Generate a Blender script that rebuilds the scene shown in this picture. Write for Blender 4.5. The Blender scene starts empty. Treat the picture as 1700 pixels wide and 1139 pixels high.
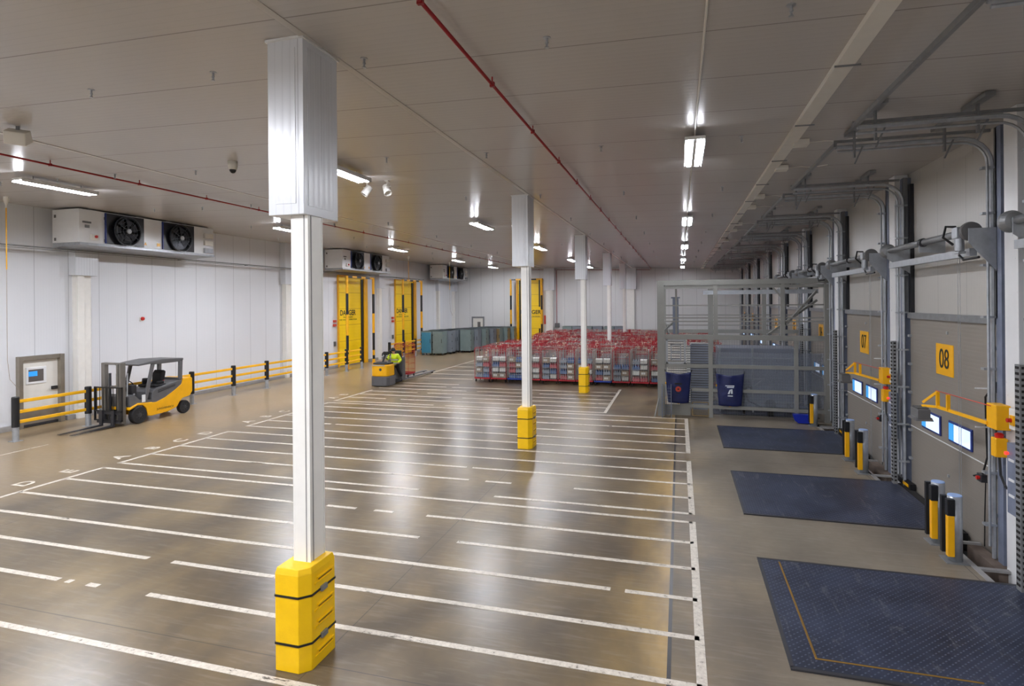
import bpy, bmesh, math, random
from mathutils import Vector, Matrix
random.seed(7)
PI = math.pi
COL = bpy.context.scene.collection
ORD = ['first','second','third','fourth','fifth','sixth','seventh','eighth','ninth','tenth','eleventh','twelfth',
       'thirteenth','fourteenth','fifteenth','sixteenth','seventeenth','eighteenth','nineteenth','twentieth',
       'twenty-first','twenty-second','twenty-third','twenty-fourth','twenty-fifth']

# ------------------------------------------------------------------ materials
def lin(c):
    r = []
    for x in c:
        x /= 255.0
        r.append(x/12.92 if x <= .04045 else ((x+.055)/1.055)**2.4)
    return (*r, 1.0)

class NT:
    def __init__(self, m):
        self.t = m.node_tree; self.n = self.t.nodes; self.l = self.t.links
    def new(self, ty, **kw):
        n = self.n.new(ty)
        for k, v in kw.items(): setattr(n, k, v)
        return n
    def put(self, sock, v):
        if isinstance(v, bpy.types.NodeSocket): self.l.new(v, sock)
        else: sock.default_value = v
    def math(self, op, a, b=0.0, c=None, clamp=False):
        n = self.new('ShaderNodeMath', operation=op); n.use_clamp = clamp
        self.put(n.inputs[0], a); self.put(n.inputs[1], b)
        if c is not None: self.put(n.inputs[2], c)
        return n.outputs[0]
    def noise(self, vec, scale, detail=3.0, rough=.55, dist=0.0):
        n = self.new('ShaderNodeTexNoise'); self.put(n.inputs['Vector'], vec)
        n.inputs['Scale'].default_value = scale; n.inputs['Detail'].default_value = detail
        n.inputs['Roughness'].default_value = rough; n.inputs['Distortion'].default_value = dist
        return n.outputs['Fac']
    def ramp(self, f, lo, hi):
        n = self.new('ShaderNodeMapRange'); self.put(n.inputs[0], f)
        n.inputs[1].default_value = lo; n.inputs[2].default_value = hi
        n.clamp = True
        return n.outputs[0]
    def mix(self, f, a, b, mode='MIX'):
        n = self.new('ShaderNodeMix', data_type='RGBA', blend_type=mode)
        self.put(n.inputs[0], f); self.put(n.inputs[6], a); self.put(n.inputs[7], b)
        return n.outputs[2]
    def coords(self, kind='Object'):
        return self.new('ShaderNodeTexCoord').outputs[kind]
    def sep(self, v):
        n = self.new('ShaderNodeSeparateXYZ'); self.put(n.inputs[0], v); return n.outputs
    def scalev(self, v, s):
        n = self.new('ShaderNodeMapping'); self.put(n.inputs[0], v); n.inputs['Scale'].default_value = s
        return n.outputs[0]
    def groove(self, x, pitch, off, width):
        a = self.math('FRACT', self.math('DIVIDE', self.math('SUBTRACT', x, off), pitch))
        return self.math('LESS_THAN', a, width/pitch)
    def band(self, x, x0, x1):
        return self.math('MULTIPLY', self.math('GREATER_THAN', x, x0), self.math('LESS_THAN', x, x1))

def mat(name, rgb, rough=.5, metal=0.0, var=.0, vscale=4.0, spec=.5, bump=0.0, bscale=60, coat=0.0):
    m = bpy.data.materials.new(name); m.use_nodes = True
    t = NT(m); b = t.n['Principled BSDF']
    c = lin(rgb)
    co = t.coords()
    if var:
        f = t.noise(co, vscale, 4)
        d = tuple(max(0, v*(1-var)) for v in c[:3]) + (1,)
        e = tuple(min(1, v*(1+var)) for v in c[:3]) + (1,)
        t.put(b.inputs['Base Color'], t.mix(t.ramp(f, .3, .7), d, e))
    else:
        b.inputs['Base Color'].default_value = c
    rr = t.math('ADD', t.math('MULTIPLY', t.noise(co, 9, 2), .12), max(0, rough-.06))
    t.put(b.inputs['Roughness'], rr)
    b.inputs['Metallic'].default_value = metal
    b.inputs['Specular IOR Level'].default_value = spec
    b.inputs['Coat Weight'].default_value = coat
    if bump:
        n = t.new('ShaderNodeBump'); n.inputs['Strength'].default_value = bump; n.inputs['Distance'].default_value = .01
        t.put(n.inputs['Height'], t.noise(co, bscale, 3)); t.put(b.inputs['Normal'], n.outputs[0])
    return m

def emit(name, rgb, strength):
    m = bpy.data.materials.new(name); m.use_nodes = True
    t = NT(m); b = t.n['Principled BSDF']
    b.inputs['Base Color'].default_value = lin(rgb)
    b.inputs['Emission Color'].default_value = lin(rgb)
    b.inputs['Emission Strength'].default_value = strength
    return m

def clear(name, rgb, alpha=.3, rough=.2):
    m = mat(name, rgb, rough)
    m.node_tree.nodes['Principled BSDF'].inputs['Alpha'].default_value = alpha
    return m

M = {}
M['white_steel'] = mat('white_steel', (238,236,230), .35, var=.03)
M['casing'] = mat('casing_panel', (228,229,230), .3, var=.02)
M['off_white'] = mat('off_white', (225,222,214), .4, var=.03)
M['yellow_guard'] = mat('yellow_plastic', (252,200,4), .42, var=.05, bump=.2)
M['yellow_paint'] = mat('yellow_paint', (243,178,14), .35, var=.05)
M['yellow_rail'] = mat('yellow_rail_plastic', (240,180,30), .4, var=.05)
M['dark_rail'] = mat('dark_slat', (150,120,25), .5)
M['black'] = mat('black_plastic', (22,23,26), .4)
M['slot_shade_and_line'] = mat('slot_shade_and_line_yellow', (120,88,6), .6)  # shaded yellow painted into guard slots; also colours the ramp edge line
M['rubber'] = mat('black_rubber', (28,28,30), .75, var=.2, bump=.2)
M['galv'] = mat('galvanised_steel', (168,172,177), .38, .45, var=.12, vscale=9)
M['galv_dark'] = mat('dull_galvanised_steel', (132,134,136), .45, .3, var=.12, vscale=7)
M['galv_blue'] = mat('blue_grey_steel', (122,130,150), .45, .15, var=.15, vscale=5)
M['cap_blue'] = mat('pale_blue_cap', (150,178,225), .4)
M['grey_paint'] = mat('grey_painted_steel', (142,142,137), .45, .0, var=.05)
M['mid_grey'] = mat('mid_grey_plastic', (98,98,98), .5)
M['dark_grey'] = mat('dark_grey_paint', (94,94,96), .42, var=.06)
M['charcoal'] = mat('charcoal_paint', (48,48,52), .4)
M['mast'] = mat('mast_steel', (112,108,102), .45, .1, var=.1)
M['red_pipe'] = mat('red_pipe_paint', (150,22,28), .35)
M['red'] = mat('red_plastic', (190,30,25), .4)
M['cage_red'] = mat('red_cage_paint', (165,28,40), .45, var=.12)
M['cage_blue'] = mat('blue_cage_base', (30,60,150), .45)
M['wire'] = mat('zinc_wire', (170,165,160), .35, .6)
M['cream'] = mat('cream_label', (220,214,190), .6)
M['green_grey'] = mat('green_grey_panel', (122,138,137), .5, var=.08, vscale=2)
M['blue_grey_p'] = mat('blue_grey_panel', (124,131,140), .5, var=.08, vscale=2)
M['cyan_door'] = mat('blue_door_panel', (62,138,170), .4, var=.04)
M['ochre'] = mat('ochre_board', (146,124,84), .6, var=.12)
M['navy'] = mat('navy_nylon', (12,26,82), .5, var=.2, vscale=7, bump=.3, bscale=12)
M['blue_box'] = mat('blue_plastic', (14,40,165), .35)
M['orange'] = mat('orange_red_print', (200,70,50), .6)
M['white_print'] = mat('white_print', (225,232,240), .6)
M['black_print'] = mat('black_print', (25,25,25), .6)
M['hole_shade'] = mat('painted_hole_shade', (30,28,26), .9)  # near-black colour standing in for shade inside the pit and holes
M['brick'] = mat('brown_concrete', (112,98,88), .9, var=.25, vscale=3)
M['kerb'] = mat('grey_kerb', (150,148,146), .6, var=.1)
M['tread'] = mat('door_tread_plate', (150,142,130), .35, .5, var=.1)
M['hivis'] = mat('hi_vis_fabric', (205,225,30), .7, var=.1, vscale=9)
M['hivis_or'] = mat('orange_fabric_patch', (240,190,20), .7)
M['reflect'] = mat('reflective_tape', (185,185,185), .4)
M['trouser'] = mat('black_trousers', (24,26,32), .8, var=.2)
M['skin'] = mat('skin', (190,140,115), .6)
M['beanie'] = mat('dark_beanie', (30,34,44), .9)
M['glove'] = mat('dark_gloves', (40,42,46), .8)
M['lens'] = clear('smoked_dome', (30,32,36), .95, .1)
M['window'] = emit('daylight_window', (205,222,250), .95)
M['window_blue'] = emit('daylight_window_blue', (60,150,215), .8)
M['sky_bit'] = emit('window_view_blue', (40,135,215), .8)
M['win_dark'] = mat('window_view_dark', (100,95,92), .3)
for _r, _s in (('left', 480), ('middle', 310), ('right', 195)):
    for _f, _k in (('rear', 1.75), ('near', 1.0), ('far', .62)):
        M['tube_%s_%s' % (_r, _f)] = emit('fluorescent_tube_%s_%s' % (_r, _f), (243,246,255), _s*_k)
M['led_red'] = emit('red_indicator', (255,60,50), 1.5)
M['water'] = clear('clear_wrapped_bottles', (165,175,188), .75, .15)
M['bottle_blue'] = mat('blue_wrapped_pack', (98,120,158), .25)
M['carton'] = mat('carton_board', (150,136,120), .7, var=.1)
M['milk'] = mat('white_carton', (215,215,210), .4, var=.06)
M['pink'] = mat('pink_red_pack', (178,98,104), .4)
M['shrink'] = clear('shrink_wrap', (200,205,212), .45, .12)
M['polycarb'] = clear('polycarbonate_sheet', (150,158,172), .35, .15)
M['curtain'] = mat('grey_blue_sheet', (132,138,152), .35, var=.08, vscale=1.5)
M['fan_black'] = mat('fan_shroud_black', (18,20,26), .35)
M['fan_blade'] = mat('fan_blade_dark', (52,55,62), .35, .3)
M['fan_edge'] = mat('fan_edge_blue', (30,50,120), .4)
M['wire_dark'] = mat('fan_guard_wire', (90,95,100), .35, .6)
M['line'] = None
M['letter'] = mat('bay_letter_paint', (212,203,188), .5, var=.15, vscale=6)

def floor_material():
    m = bpy.data.materials.new('polished_concrete'); m.use_nodes = True
    t = NT(m); b = t.n['Principled BSDF']; co = t.coords(); X, Y, Z = t.sep(co)
    big = t.noise(co, .16, 3); med = t.noise(t.scalev(co, (1, .55, 1)), .9, 4, .5); fine = t.noise(co, 9, 2, .5)
    blot = t.noise(co, .45, 4, .6, 1.2)
    c = t.mix(t.ramp(t.math('ADD', t.math('MULTIPLY', med, .5), t.math('MULTIPLY', t.noise(co, .3, 3), .5)), .38, .62), lin((86,74,58)), lin((142,122,88)))
    c = t.mix(t.math('MULTIPLY', t.ramp(blot, .36, .72), .7), c, lin((80,72,64)))
    # warmer, lighter aisle on the left; cooler bare slab by the docks
    c = t.mix(t.math('MULTIPLY', t.ramp(X, -12.5, -15.5), .8), c, t.mix(t.ramp(big, .35, .65), lin((172,146,106)), lin((150,132,104))))
    c = t.mix(t.math('MULTIPLY', t.ramp(X, .2, 1.6), .8), c, t.mix(t.ramp(med, .3, .7), lin((112,104,93)), lin((142,133,120))))
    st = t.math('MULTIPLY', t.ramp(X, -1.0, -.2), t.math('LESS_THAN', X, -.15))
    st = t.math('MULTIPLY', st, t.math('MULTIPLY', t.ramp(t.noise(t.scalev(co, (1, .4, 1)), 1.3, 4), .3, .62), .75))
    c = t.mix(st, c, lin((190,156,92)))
    c = t.mix(t.math('MULTIPLY', t.ramp(fine, .4, .8), .14), c, lin((76,70,64)))
    scr = t.noise(t.scalev(co, (.9, 7, 1)), 2.2, 3, .55, .6)
    c = t.mix(t.math('MULTIPLY', t.ramp(scr, .5, .95), .3), c, lin((170,165,155)))
    j = t.groove(X, 8.0, -3.93, .014)
    j2 = t.groove(Y, 9.85, 5.55, .014)
    slot = t.band(X, -.16, -.115)
    c = t.mix(t.math('MULTIPLY', t.math('MAXIMUM', j, j2), .7), c, lin((60,55,50)))
    c = t.mix(slot, c, lin((42,40,40)))
    t.put(b.inputs['Base Color'], c)
    r = t.math('ADD', t.math('MULTIPLY', t.ramp(med, .2, .8), .04), .28)      # polished bays; rougher bare slab by the docks
    r = t.math('ADD', r, t.math('MULTIPLY', t.math('GREATER_THAN', X, -.115), .1))
    t.put(b.inputs['Roughness'], r)
    b.inputs['Specular IOR Level'].default_value = .42
    return m

def line_material():
    m = bpy.data.materials.new('worn_white_floor_paint'); m.use_nodes = True
    t = NT(m); b = t.n['Principled BSDF']; co = t.coords()
    w = t.noise(co, 13, 6, .8); s = t.noise(t.scalev(co, (1, 5, 1)), 1.1, 6, .75)
    c = t.mix(t.ramp(w, .35, .65), lin((222,214,200)), lin((186,176,162)))
    t.put(b.inputs['Base Color'], c); b.inputs['Roughness'].default_value = .45
    gone = t.math('MAXIMUM', t.ramp(w, .60, .635), t.ramp(s, .62, .65))
    t.put(b.inputs['Alpha'], t.math('SUBTRACT', 1.0, t.math('MULTIPLY', gone, .9)))
    return m

def panel_material(name, rgb, axis, pitch, off, jw, rib, rough, ribdepth=.35, jcol=None, jamt=.5, streak=0):
    """insulated steel panel: joints every `pitch`, fine ribs every `rib` along `axis`"""
    m = bpy.data.materials.new(name); m.use_nodes = True
    t = NT(m); b = t.n['Principled BSDF']; co = t.coords(); S = t.sep(co); x = S[axis]
    j = t.groove(x, pitch, off, jw)
    base = lin(rgb)
    c = t.mix(t.ramp(t.noise(co, .35, 3), .3, .7), tuple(v*.96 for v in base[:3]) + (1,), base)
    ribm = t.groove(x, rib, off, rib*.16)
    c = t.mix(t.math('MULTIPLY', ribm, ribdepth*.28), c, tuple(v*.6 for v in base[:3]) + (1,))
    c = t.mix(t.math('MULTIPLY', j, jamt), c, lin(jcol or (110,108,106)))
    t.put(b.inputs['Base Color'], c)
    b.inputs['Roughness'].default_value = rough
    b.inputs['Specular IOR Level'].default_value = .32 if name == 'ceiling_panels' else .6
    w = t.math('SINE', t.math('MULTIPLY', x, 2*PI/rib))
    n = t.new('ShaderNodeBump'); n.inputs['Strength'].default_value = .25*ribdepth; n.inputs['Distance'].default_value = .004
    t.put(n.inputs['Height'], t.math('SUBTRACT', w, t.math('MULTIPLY', j, 2.0)))
    t.put(b.inputs['Normal'], n.outputs[0])
    return m

def plate_material():
    m = bpy.data.materials.new('blue_black_tread_plate'); m.use_nodes = True
    t = NT(m); b = t.n['Principled BSDF']; co = t.coords(); X, Y, Z = t.sep(co)
    u = t.math('ADD', X, Y); v = t.math('SUBTRACT', X, Y)
    a = t.math('LESS_THAN', t.math('FRACT', t.math('MULTIPLY', u, 11.0)), .45)
    d = t.math('LESS_THAN', t.math('FRACT', t.math('MULTIPLY', v, 11.0)), .22)
    stud = t.math('MULTIPLY', a, d)
    w = t.noise(co, 1.1, 5, .65); s = t.noise(t.scalev(co, (5, 1, 1)), 1.2, 6, .7, 1.5)
    c = t.mix(t.ramp(w, .3, .7), lin((28,34,52)), lin((62,70,92)))
    c = t.mix(t.math('MULTIPLY', stud, .55), c, lin((112,120,140)))
    c = t.mix(t.math('MULTIPLY', t.ramp(s, .56, .66), .4), c, lin((120,120,124)))
    t.put(b.inputs['Base Color'], c); b.inputs['Roughness'].default_value = .42
    b.inputs['Metallic'].default_value = .25
    n = t.new('ShaderNodeBump'); n.inputs['Strength'].default_value = .5; n.inputs['Distance'].default_value = .004
    t.put(n.inputs['Height'], stud); t.put(b.inputs['Normal'], n.outputs[0])
    return m

M['floor'] = floor_material(); M['line'] = line_material(); M['plate'] = plate_material()
M['ceil'] = panel_material('ceiling_panels', (193,189,186), 1, 1.38, 5.08, .02, .115, .27, .3, (110,104,98), .55)
M['seam'] = mat('ceiling_seam_strip', (188,183,178), .3)
M['wall_l'] = panel_material('left_wall_panels', (224,226,230), 1, 1.13, .62, .022, .09, .34, .25, (150,152,158), .6)
M['wall_f'] = panel_material('far_wall_panels', (222,222,222), 0, 1.15, .3, .03, .1, .34, .25, (160,160,162), .6)
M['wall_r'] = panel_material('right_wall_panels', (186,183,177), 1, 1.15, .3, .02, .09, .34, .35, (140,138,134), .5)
M['case_f'] = panel_material('boxed_panel_ribs', (226,229,234), 0, .5, .05, .008, .1, .28, .6, (150,152,158), .6)
M['case_s'] = panel_material('boxed_panel_ribs_side', (222,225,230), 1, .6, .1, .008, .1, .28, .6, (150,152,158), .6)
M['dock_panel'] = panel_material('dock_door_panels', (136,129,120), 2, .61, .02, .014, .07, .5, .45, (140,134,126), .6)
M['ydoor'] = panel_material('yellow_door_curtain', (255,212,2), 2, 1.04, .55, .04, .21, .35, .3, (205,150,4), .8)

# ------------------------------------------------------------------ mesh builder
class MB:
    def __init__(self): self.v = []; self.f = []; self.mi = []
    def add(self, vs, fs, m=0):
        o = len(self.v); self.v += [tuple(p) for p in vs]
        for f in fs: self.f.append([i+o for i in f]); self.mi.append(m)
        return self
    def box(self, x0, x1, y0, y1, z0, z1, m=0):
        vs = [(x0,y0,z0),(x1,y0,z0),(x1,y1,z0),(x0,y1,z0),(x0,y0,z1),(x1,y0,z1),(x1,y1,z1),(x0,y1,z1)]
        return self.add(vs, [(0,3,2,1),(4,5,6,7),(0,1,5,4),(1,2,6,5),(2,3,7,6),(3,0,4,7)], m)
    def bar(self, p, q, w, h=None, m=0, up=(0,0,1)):
        h = h or w; p = Vector(p); q = Vector(q); d = (q-p).normalized(); u = Vector(up)
        if abs(d.dot(u)) > .98: u = Vector((1,0,0)) if abs(d.x) < .9 else Vector((0,1,0))
        s = d.cross(u).normalized(); u = s.cross(d).normalized()
        vs = [a + s*(w/2*i) + u*(h/2*j) for a in (p, q) for i, j in ((-1,-1),(1,-1),(1,1),(-1,1))]
        return self.add(vs, [(0,1,2,3),(7,6,5,4),(0,4,5,1),(1,5,6,2),(2,6,7,3),(3,7,4,0)], m)
    def tube(self, pts, r, seg=8, m=0, cap=True, r2=None):
        pts = [Vector(p) for p in pts]; n = len(pts); rings = []
        t0 = (pts[1]-pts[0]).normalized(); u = t0.orthogonal().normalized()
        for i, p in enumerate(pts):
            if i == 0: t = t0
            elif i == n-1: t = (pts[-1]-pts[-2]).normalized()
            else: t = ((pts[i]-pts[i-1]).normalized() + (pts[i+1]-pts[i]).normalized()).normalized()
            u = (u - t*u.dot(t)).normalized(); w = t.cross(u)
            rr = r if not isinstance(r, (list, tuple)) else r[i]
            rings.append([p + u*math.cos(2*PI*k/seg)*rr + w*math.sin(2*PI*k/seg)*rr for k in range(seg)])
        vs = [v for R in rings for v in R]; fs = []
        for i in range(n-1):
            for k in range(seg):
                a = i*seg+k; b = i*seg+(k+1) % seg
                fs.append((a, b, b+seg, a+seg))
        if cap: fs.append(tuple(range(seg))[::-1]); fs.append(tuple((n-1)*seg+k for k in range(seg)))
        return self.add(vs, fs, m)
    def cyl(self, p, q, r, seg=16, m=0, r2=None):
        return self.tube([p, q], [r, r if r2 is None else r2], seg, m)
    def prism(self, poly, axis, a, b, m=0):
        n = len(poly)
        def P(c, s): return (s, c[0], c[1]) if axis == 'x' else ((c[0], s, c[1]) if axis == 'y' else (c[0], c[1], s))
        vs = [P(c, a) for c in poly] + [P(c, b) for c in poly]
        fs = [tuple(range(n))[::-1], tuple(range(n, 2*n))] + [(i, (i+1) % n, n+(i+1) % n, n+i) for i in range(n)]
        return self.add(vs, fs, m)
    def lathe(self, prof, c=(0,0,0), axis='z', seg=20, m=0):
        vs = []; fs = []
        for r, h in prof:
            for k in range(seg):
                a = 2*PI*k/seg; x, y = r*math.cos(a), r*math.sin(a)
                p = (x, y, h) if axis == 'z' else ((h, x, y) if axis == 'x' else (x, h, y))
                vs.append((p[0]+c[0], p[1]+c[1], p[2]+c[2]))
        n = len(prof)
        for i in range(n-1):
            for k in range(seg): fs.append((i*seg+k, i*seg+(k+1) % seg, (i+1)*seg+(k+1) % seg, (i+1)*seg+k))
        fs.append(tuple(range(seg))); fs.append(tuple((n-1)*seg+k for k in range(seg)))
        return self.add(vs, fs, m)
    def quad(self, a, b, c, d, m=0): return self.add([a,b,c,d], [(0,1,2,3)], m)
    def build(self, name, mats, parent=None, loc=None, bevel=0, smooth=False, solid=0):
        me = bpy.data.meshes.new(name)
        me.from_pydata([tuple(v) for v in self.v], [], self.f)
        if not isinstance(mats, (list, tuple)): mats = [mats]
        for x in mats: me.materials.append(M[x] if isinstance(x, str) else x)
        me.polygons.foreach_set('material_index', self.mi)
        bm = bmesh.new(); bm.from_mesh(me)
        bmesh.ops.recalc_face_normals(bm, faces=bm.faces)
        bm.to_mesh(me); bm.free()
        if smooth:
            for p in me.polygons: p.use_smooth = len(p.vertices) == 4
        me.update()
        o = bpy.data.objects.new(name, me); COL.objects.link(o)
        if parent: o.parent = parent
        if loc: o.location = loc
        if bevel:
            b = o.modifiers.new('bevel', 'BEVEL'); b.width = bevel; b.segments = 2; b.limit_method = 'ANGLE'; b.angle_limit = .6
        return o

def tag(o, label=None, cat=None, group=None, kind=None):
    if label: o['label'] = label
    if cat: o['category'] = cat
    if group: o['group'] = group
    if kind: o['kind'] = kind
    return o
def thing(name, label, cat, loc=(0,0,0), rz=0, group=None):
    o = bpy.data.objects.new(name, None); COL.objects.link(o); o.location = loc; o.rotation_euler = (0,0,rz)
    o.empty_display_size = .2
    return tag(o, label, cat, group)
def struct(name, mb, mats, **k):
    return tag(mb.build(name, mats, **k), kind='structure')
def copy_tree(o, parent=None):
    c = o.copy(); COL.objects.link(c)
    if parent: c.parent = parent
    for ch in o.children: copy_tree(ch, c)
    return c
def dup(o, loc, label, rz=None, group=None, sub=None):
    c = copy_tree(o); c.location = loc
    if rz is not None: c.rotation_euler = (0, 0, rz)
    c['label'] = label
    if group: c['group'] = group
    return c
def text(name, s, size, material, parent, loc, rot, sx=1.0, depth=.003, align='CENTER', bold=0):
    cu = bpy.data.curves.new(name, 'FONT'); cu.body = s; cu.size = size; cu.extrude = depth
    cu.align_x = align; cu.align_y = 'CENTER'; cu.offset = bold
    tmp = bpy.data.objects.new('tmp', cu); COL.objects.link(tmp)
    dg = bpy.context.evaluated_depsgraph_get(); dg.update()
    me = bpy.data.meshes.new_from_object(tmp.evaluated_get(dg)); me.name = name
    bpy.data.objects.remove(tmp)
    me.materials.clear(); me.materials.append(M[material])
    o = bpy.data.objects.new(name, me); COL.objects.link(o)
    o.location = loc; o.rotation_euler = rot; o.scale = (sx, 1, 1)
    if parent: o.parent = parent
    return o
def arc(c, r, a0, a1, n, plane='xz'):
    out = []
    for i in range(n+1):
        a = a0 + (a1-a0)*i/n; u, v = r*math.cos(a), r*math.sin(a)
        out.append((c[0]+u, c[1], c[2]+v) if plane == 'xz' else ((c[0], c[1]+u, c[2]+v) if plane == 'yz' else (c[0]+u, c[1]+v, c[2])))
    return out

# ------------------------------------------------------------------ dimensions
XL, XR, YF, YN = -20.8, 4.9, 52.0, -13.0
def ZC(x): return 6.87 - .0235*x          # gently pitched panel ceiling

# ------------------------------------------------------------------ room shell
PIT = 4.22
fl = MB()
PL = [(6.86, 9.64), (11.61, 14.43), (16.72, 19.55), (21.6, 24.4), (26.4, 29.2), (31.3, 34.1), (36.1, 38.9), (41, 43.8), (2.0, 4.8)]
fl.box(XL-.3, PIT, YN, YF+.3, -.3, 0)
ed = sorted(PL); y = YN
fl.box(XL-.3, XR+.3, YN, YF+.3, -1.0, -.6)
fl.box(PIT, XR+.3, YN, 2.0, -.6, 0)
fl.box(PIT, XR+.3, 20.7, YF+.3, -.6, 0)
floor = struct('floor', fl, 'floor')
pf = MB().box(PIT, XR, 2.0, 20.7, -.6, -.32)
pf.build('pit_floor', 'brick', floor); MB().box(PIT-.012, PIT-.002, 2.0, 20.7, -.32, -.001).box(4.5, 4.9, 2.0, 20.7, -.32, -.3).build('pit_shade', 'hole_shade', floor)  # dark sheets paint the shade of the pit as colour
struct('ceiling', MB().add([(XL-.3,YN,ZC(XL-.3)),(XR+.3,YN,ZC(XR+.3)),(XR+.3,YF+.3,ZC(XR+.3)),(XL-.3,YF+.3,ZC(XL-.3)),
    (XL-.3,YN,7.9),(XR+.3,YN,7.9),(XR+.3,YF+.3,7.9),(XL-.3,YF+.3,7.9)],
    [(0,1,2,3),(4,7,6,5),(0,4,5,1),(1,5,6,2),(2,6,7,3),(3,7,4,0)]), 'ceil')
struct('wall_left', MB().box(XL-.3, XL, YN, YF+.3, 0, ZC(XL)), 'wall_l')
struct('wall_far', MB().box(XL, XR, YF, YF+.3, 0, 6.72), 'wall_f')
bpy.data.objects['wall_far'].data.vertices[0].co  # keep
for v in bpy.data.objects['wall_far'].data.vertices:
    if v.co.z > 1: v.co.z = ZC(v.co.x) + .02
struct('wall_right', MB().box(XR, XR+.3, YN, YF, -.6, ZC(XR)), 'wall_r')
struct('wall_near', MB().box(XL, XR, YN-.3, YN, 0, 7.5), 'wall_f')
struct('baseboard_left', MB().box(XL, XL+.14, 15.15, 31.9, 0, .16).box(XL, XL+.14, 35.6, 39.5, 0, .16).box(XL, XL+.14, 43.3, YF, 0, .16).box(XL, XL+.14, YN, 13.5, 0, .16), 'kerb')
struct('baseboard_far', MB().box(XL+.2, 4.1, YF-.14, YF, 0, .16), 'kerb')

# ceiling seam cover strips running away from the camera
struct('trim_1', MB().bar((-11.75, YN, ZC(-11.75)-.004), (-11.75, YF, ZC(-11.75)-.004), .09, .012), 'seam')
struct('trim_2', MB().bar((-3.95, YN, ZC(-3.95)-.004), (-3.95, YF, ZC(-3.95)-.004), .09, .012), 'seam')
# thin conduit over the light row
struct('trim_3', MB().tube([(.28, YN, ZC(.28)-.02), (.28, YF, ZC(.28)-.02)], .014, 6), 'off_white')

# floor markings -------------------------------------------------
lm = MB(); ZL = .004; W = .092
def hl(y, x0, x1, gaps=()):
    xs = x0
    for a, b in sorted(gaps):
        lm.box(xs, a, y-W/2, y+W/2, 0, ZL); xs = b
    lm.box(xs, x1, y-W/2, y+W/2, 0, ZL)
def vl(x, y0, y1, w=.11): lm.box(x-w/2, x+w/2, y0, y1, 0, ZL)
LX, RX = -13.72, .2
G1 = {4.2:(), 5.2:(), 6.28:[(-8.75,-8.6),(-8.5,-8.2),(-8.0,-7.1)], 7.18:[(-8.1,-7.62)], 8.1:[(-.95,-.75)], 9.03:[(-4.3,-3.6)], 10.0:[(-7.0,-6.75),(-6.1,-5.7),(-5.3,-4.6)], 10.92:()}
for y_, g in G1.items(): hl(y_, LX, RX, g)
vl(LX, 3.0, 10.96); vl(RX, 3.0, 10.96)
G2 = {11.36:[(-5.4,-3.7)], 12.27:[(-4.6,-4.2),(-3.6,-2.2)], 13.2:[(-5.0,-4.85)], 14.13:(), 15.06:()}
for y_, g in G2.items(): hl(y_, LX, RX, g)
vl(LX, 11.32, 15.1); vl(RX, 11.32, 15.1)
for y_, g in {15.9:(), 16.85:[(-11.2,-11.0)], 17.8:(), 18.75:[(-2.2,-2.1)], 19.68:(), 20.5:()}.items(): hl(y_, LX, RX, g)
vl(LX, 15.86, 20.5); vl(RX, 15.86, 20.54)
for i, y_ in enumerate([20.95, 21.9, 22.8, 23.7, 24.65, 25.6]):
    g = [(-12.2+i*.3, -11.4+i*.2)] if i % 2 else [(-9.3, -8.8), (-6.2, -5.9)]
    hl(y_, LX, -2.62, g)
for y_ in (26.5, 28.5, 30.3, 32.1, 34.0, 36): hl(y_, LX, -10.4)
vl(-2.6, 20.9, 26.6); vl(LX, 20.9, 24.0); vl(LX, 27.2, 38.0)
vl(-17.6, 10.0, 12.35, .05)
lines = lm.build('lane_markings', 'line', floor)
for s_, y_ in (('D',8.5),('D',9.48),('E',10.46),('A',11.79),('B',12.78),('C',13.71),('D',14.69),('A',16.49),('B',17.43),('C',18.4),('D',19.35),('E',20.3),('A',21.58),('B',22.44)):
    text('bay_letter', s_, .52, 'letter', floor, (-14.22, y_, .003), (0, 0, PI/2), 1.0, .001, bold=.012)

# ------------------------------------------------------------------ pedestrian door, left wall
XD = XL + .01
d1 = struct('door_1', MB().box(XD, XD+.05, 13.72, 14.88, .1, 2.22), 'off_white')
fr = MB(); fr.box(XD, XD+.16, 13.6, 13.72, 0, 2.36).box(XD, XD+.2, 14.88, 15.02, 0, 2.36).box(XD, XD+.16, 13.72, 14.88, 2.22, 2.36)
fr.build('door_frame', 'tread', d1)
MB().box(XD+.05, XD+.08, 13.86, 14.5, 1.42, 1.98).build('window_frame', 'casing', d1, bevel=.01)
MB().box(XD+.08, XD+.086, 13.93, 14.4, 1.5, 1.9).box(XD+.086, XD+.09, 13.93, 14.2, 1.68, 1.84, 1).build('pane', ['win_dark', 'sky_bit'], d1)
MB().box(XD+.05, XD+.06, 13.72, 14.88, .1, .62).build('kick_plate', 'tread', d1)
MB().box(XD+.02, XD+.07, 13.7, 14.9, .02, .1).build('bottom_seal', 'charcoal', d1)
MB().box(XD+.05, XD+.12, 14.66, 14.84, 1.16, 1.27).bar((XD+.13, 14.62, 1.2), (XD+.13, 14.82, 1.2), .03).build('handle', 'black', d1, bevel=.01)

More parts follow.
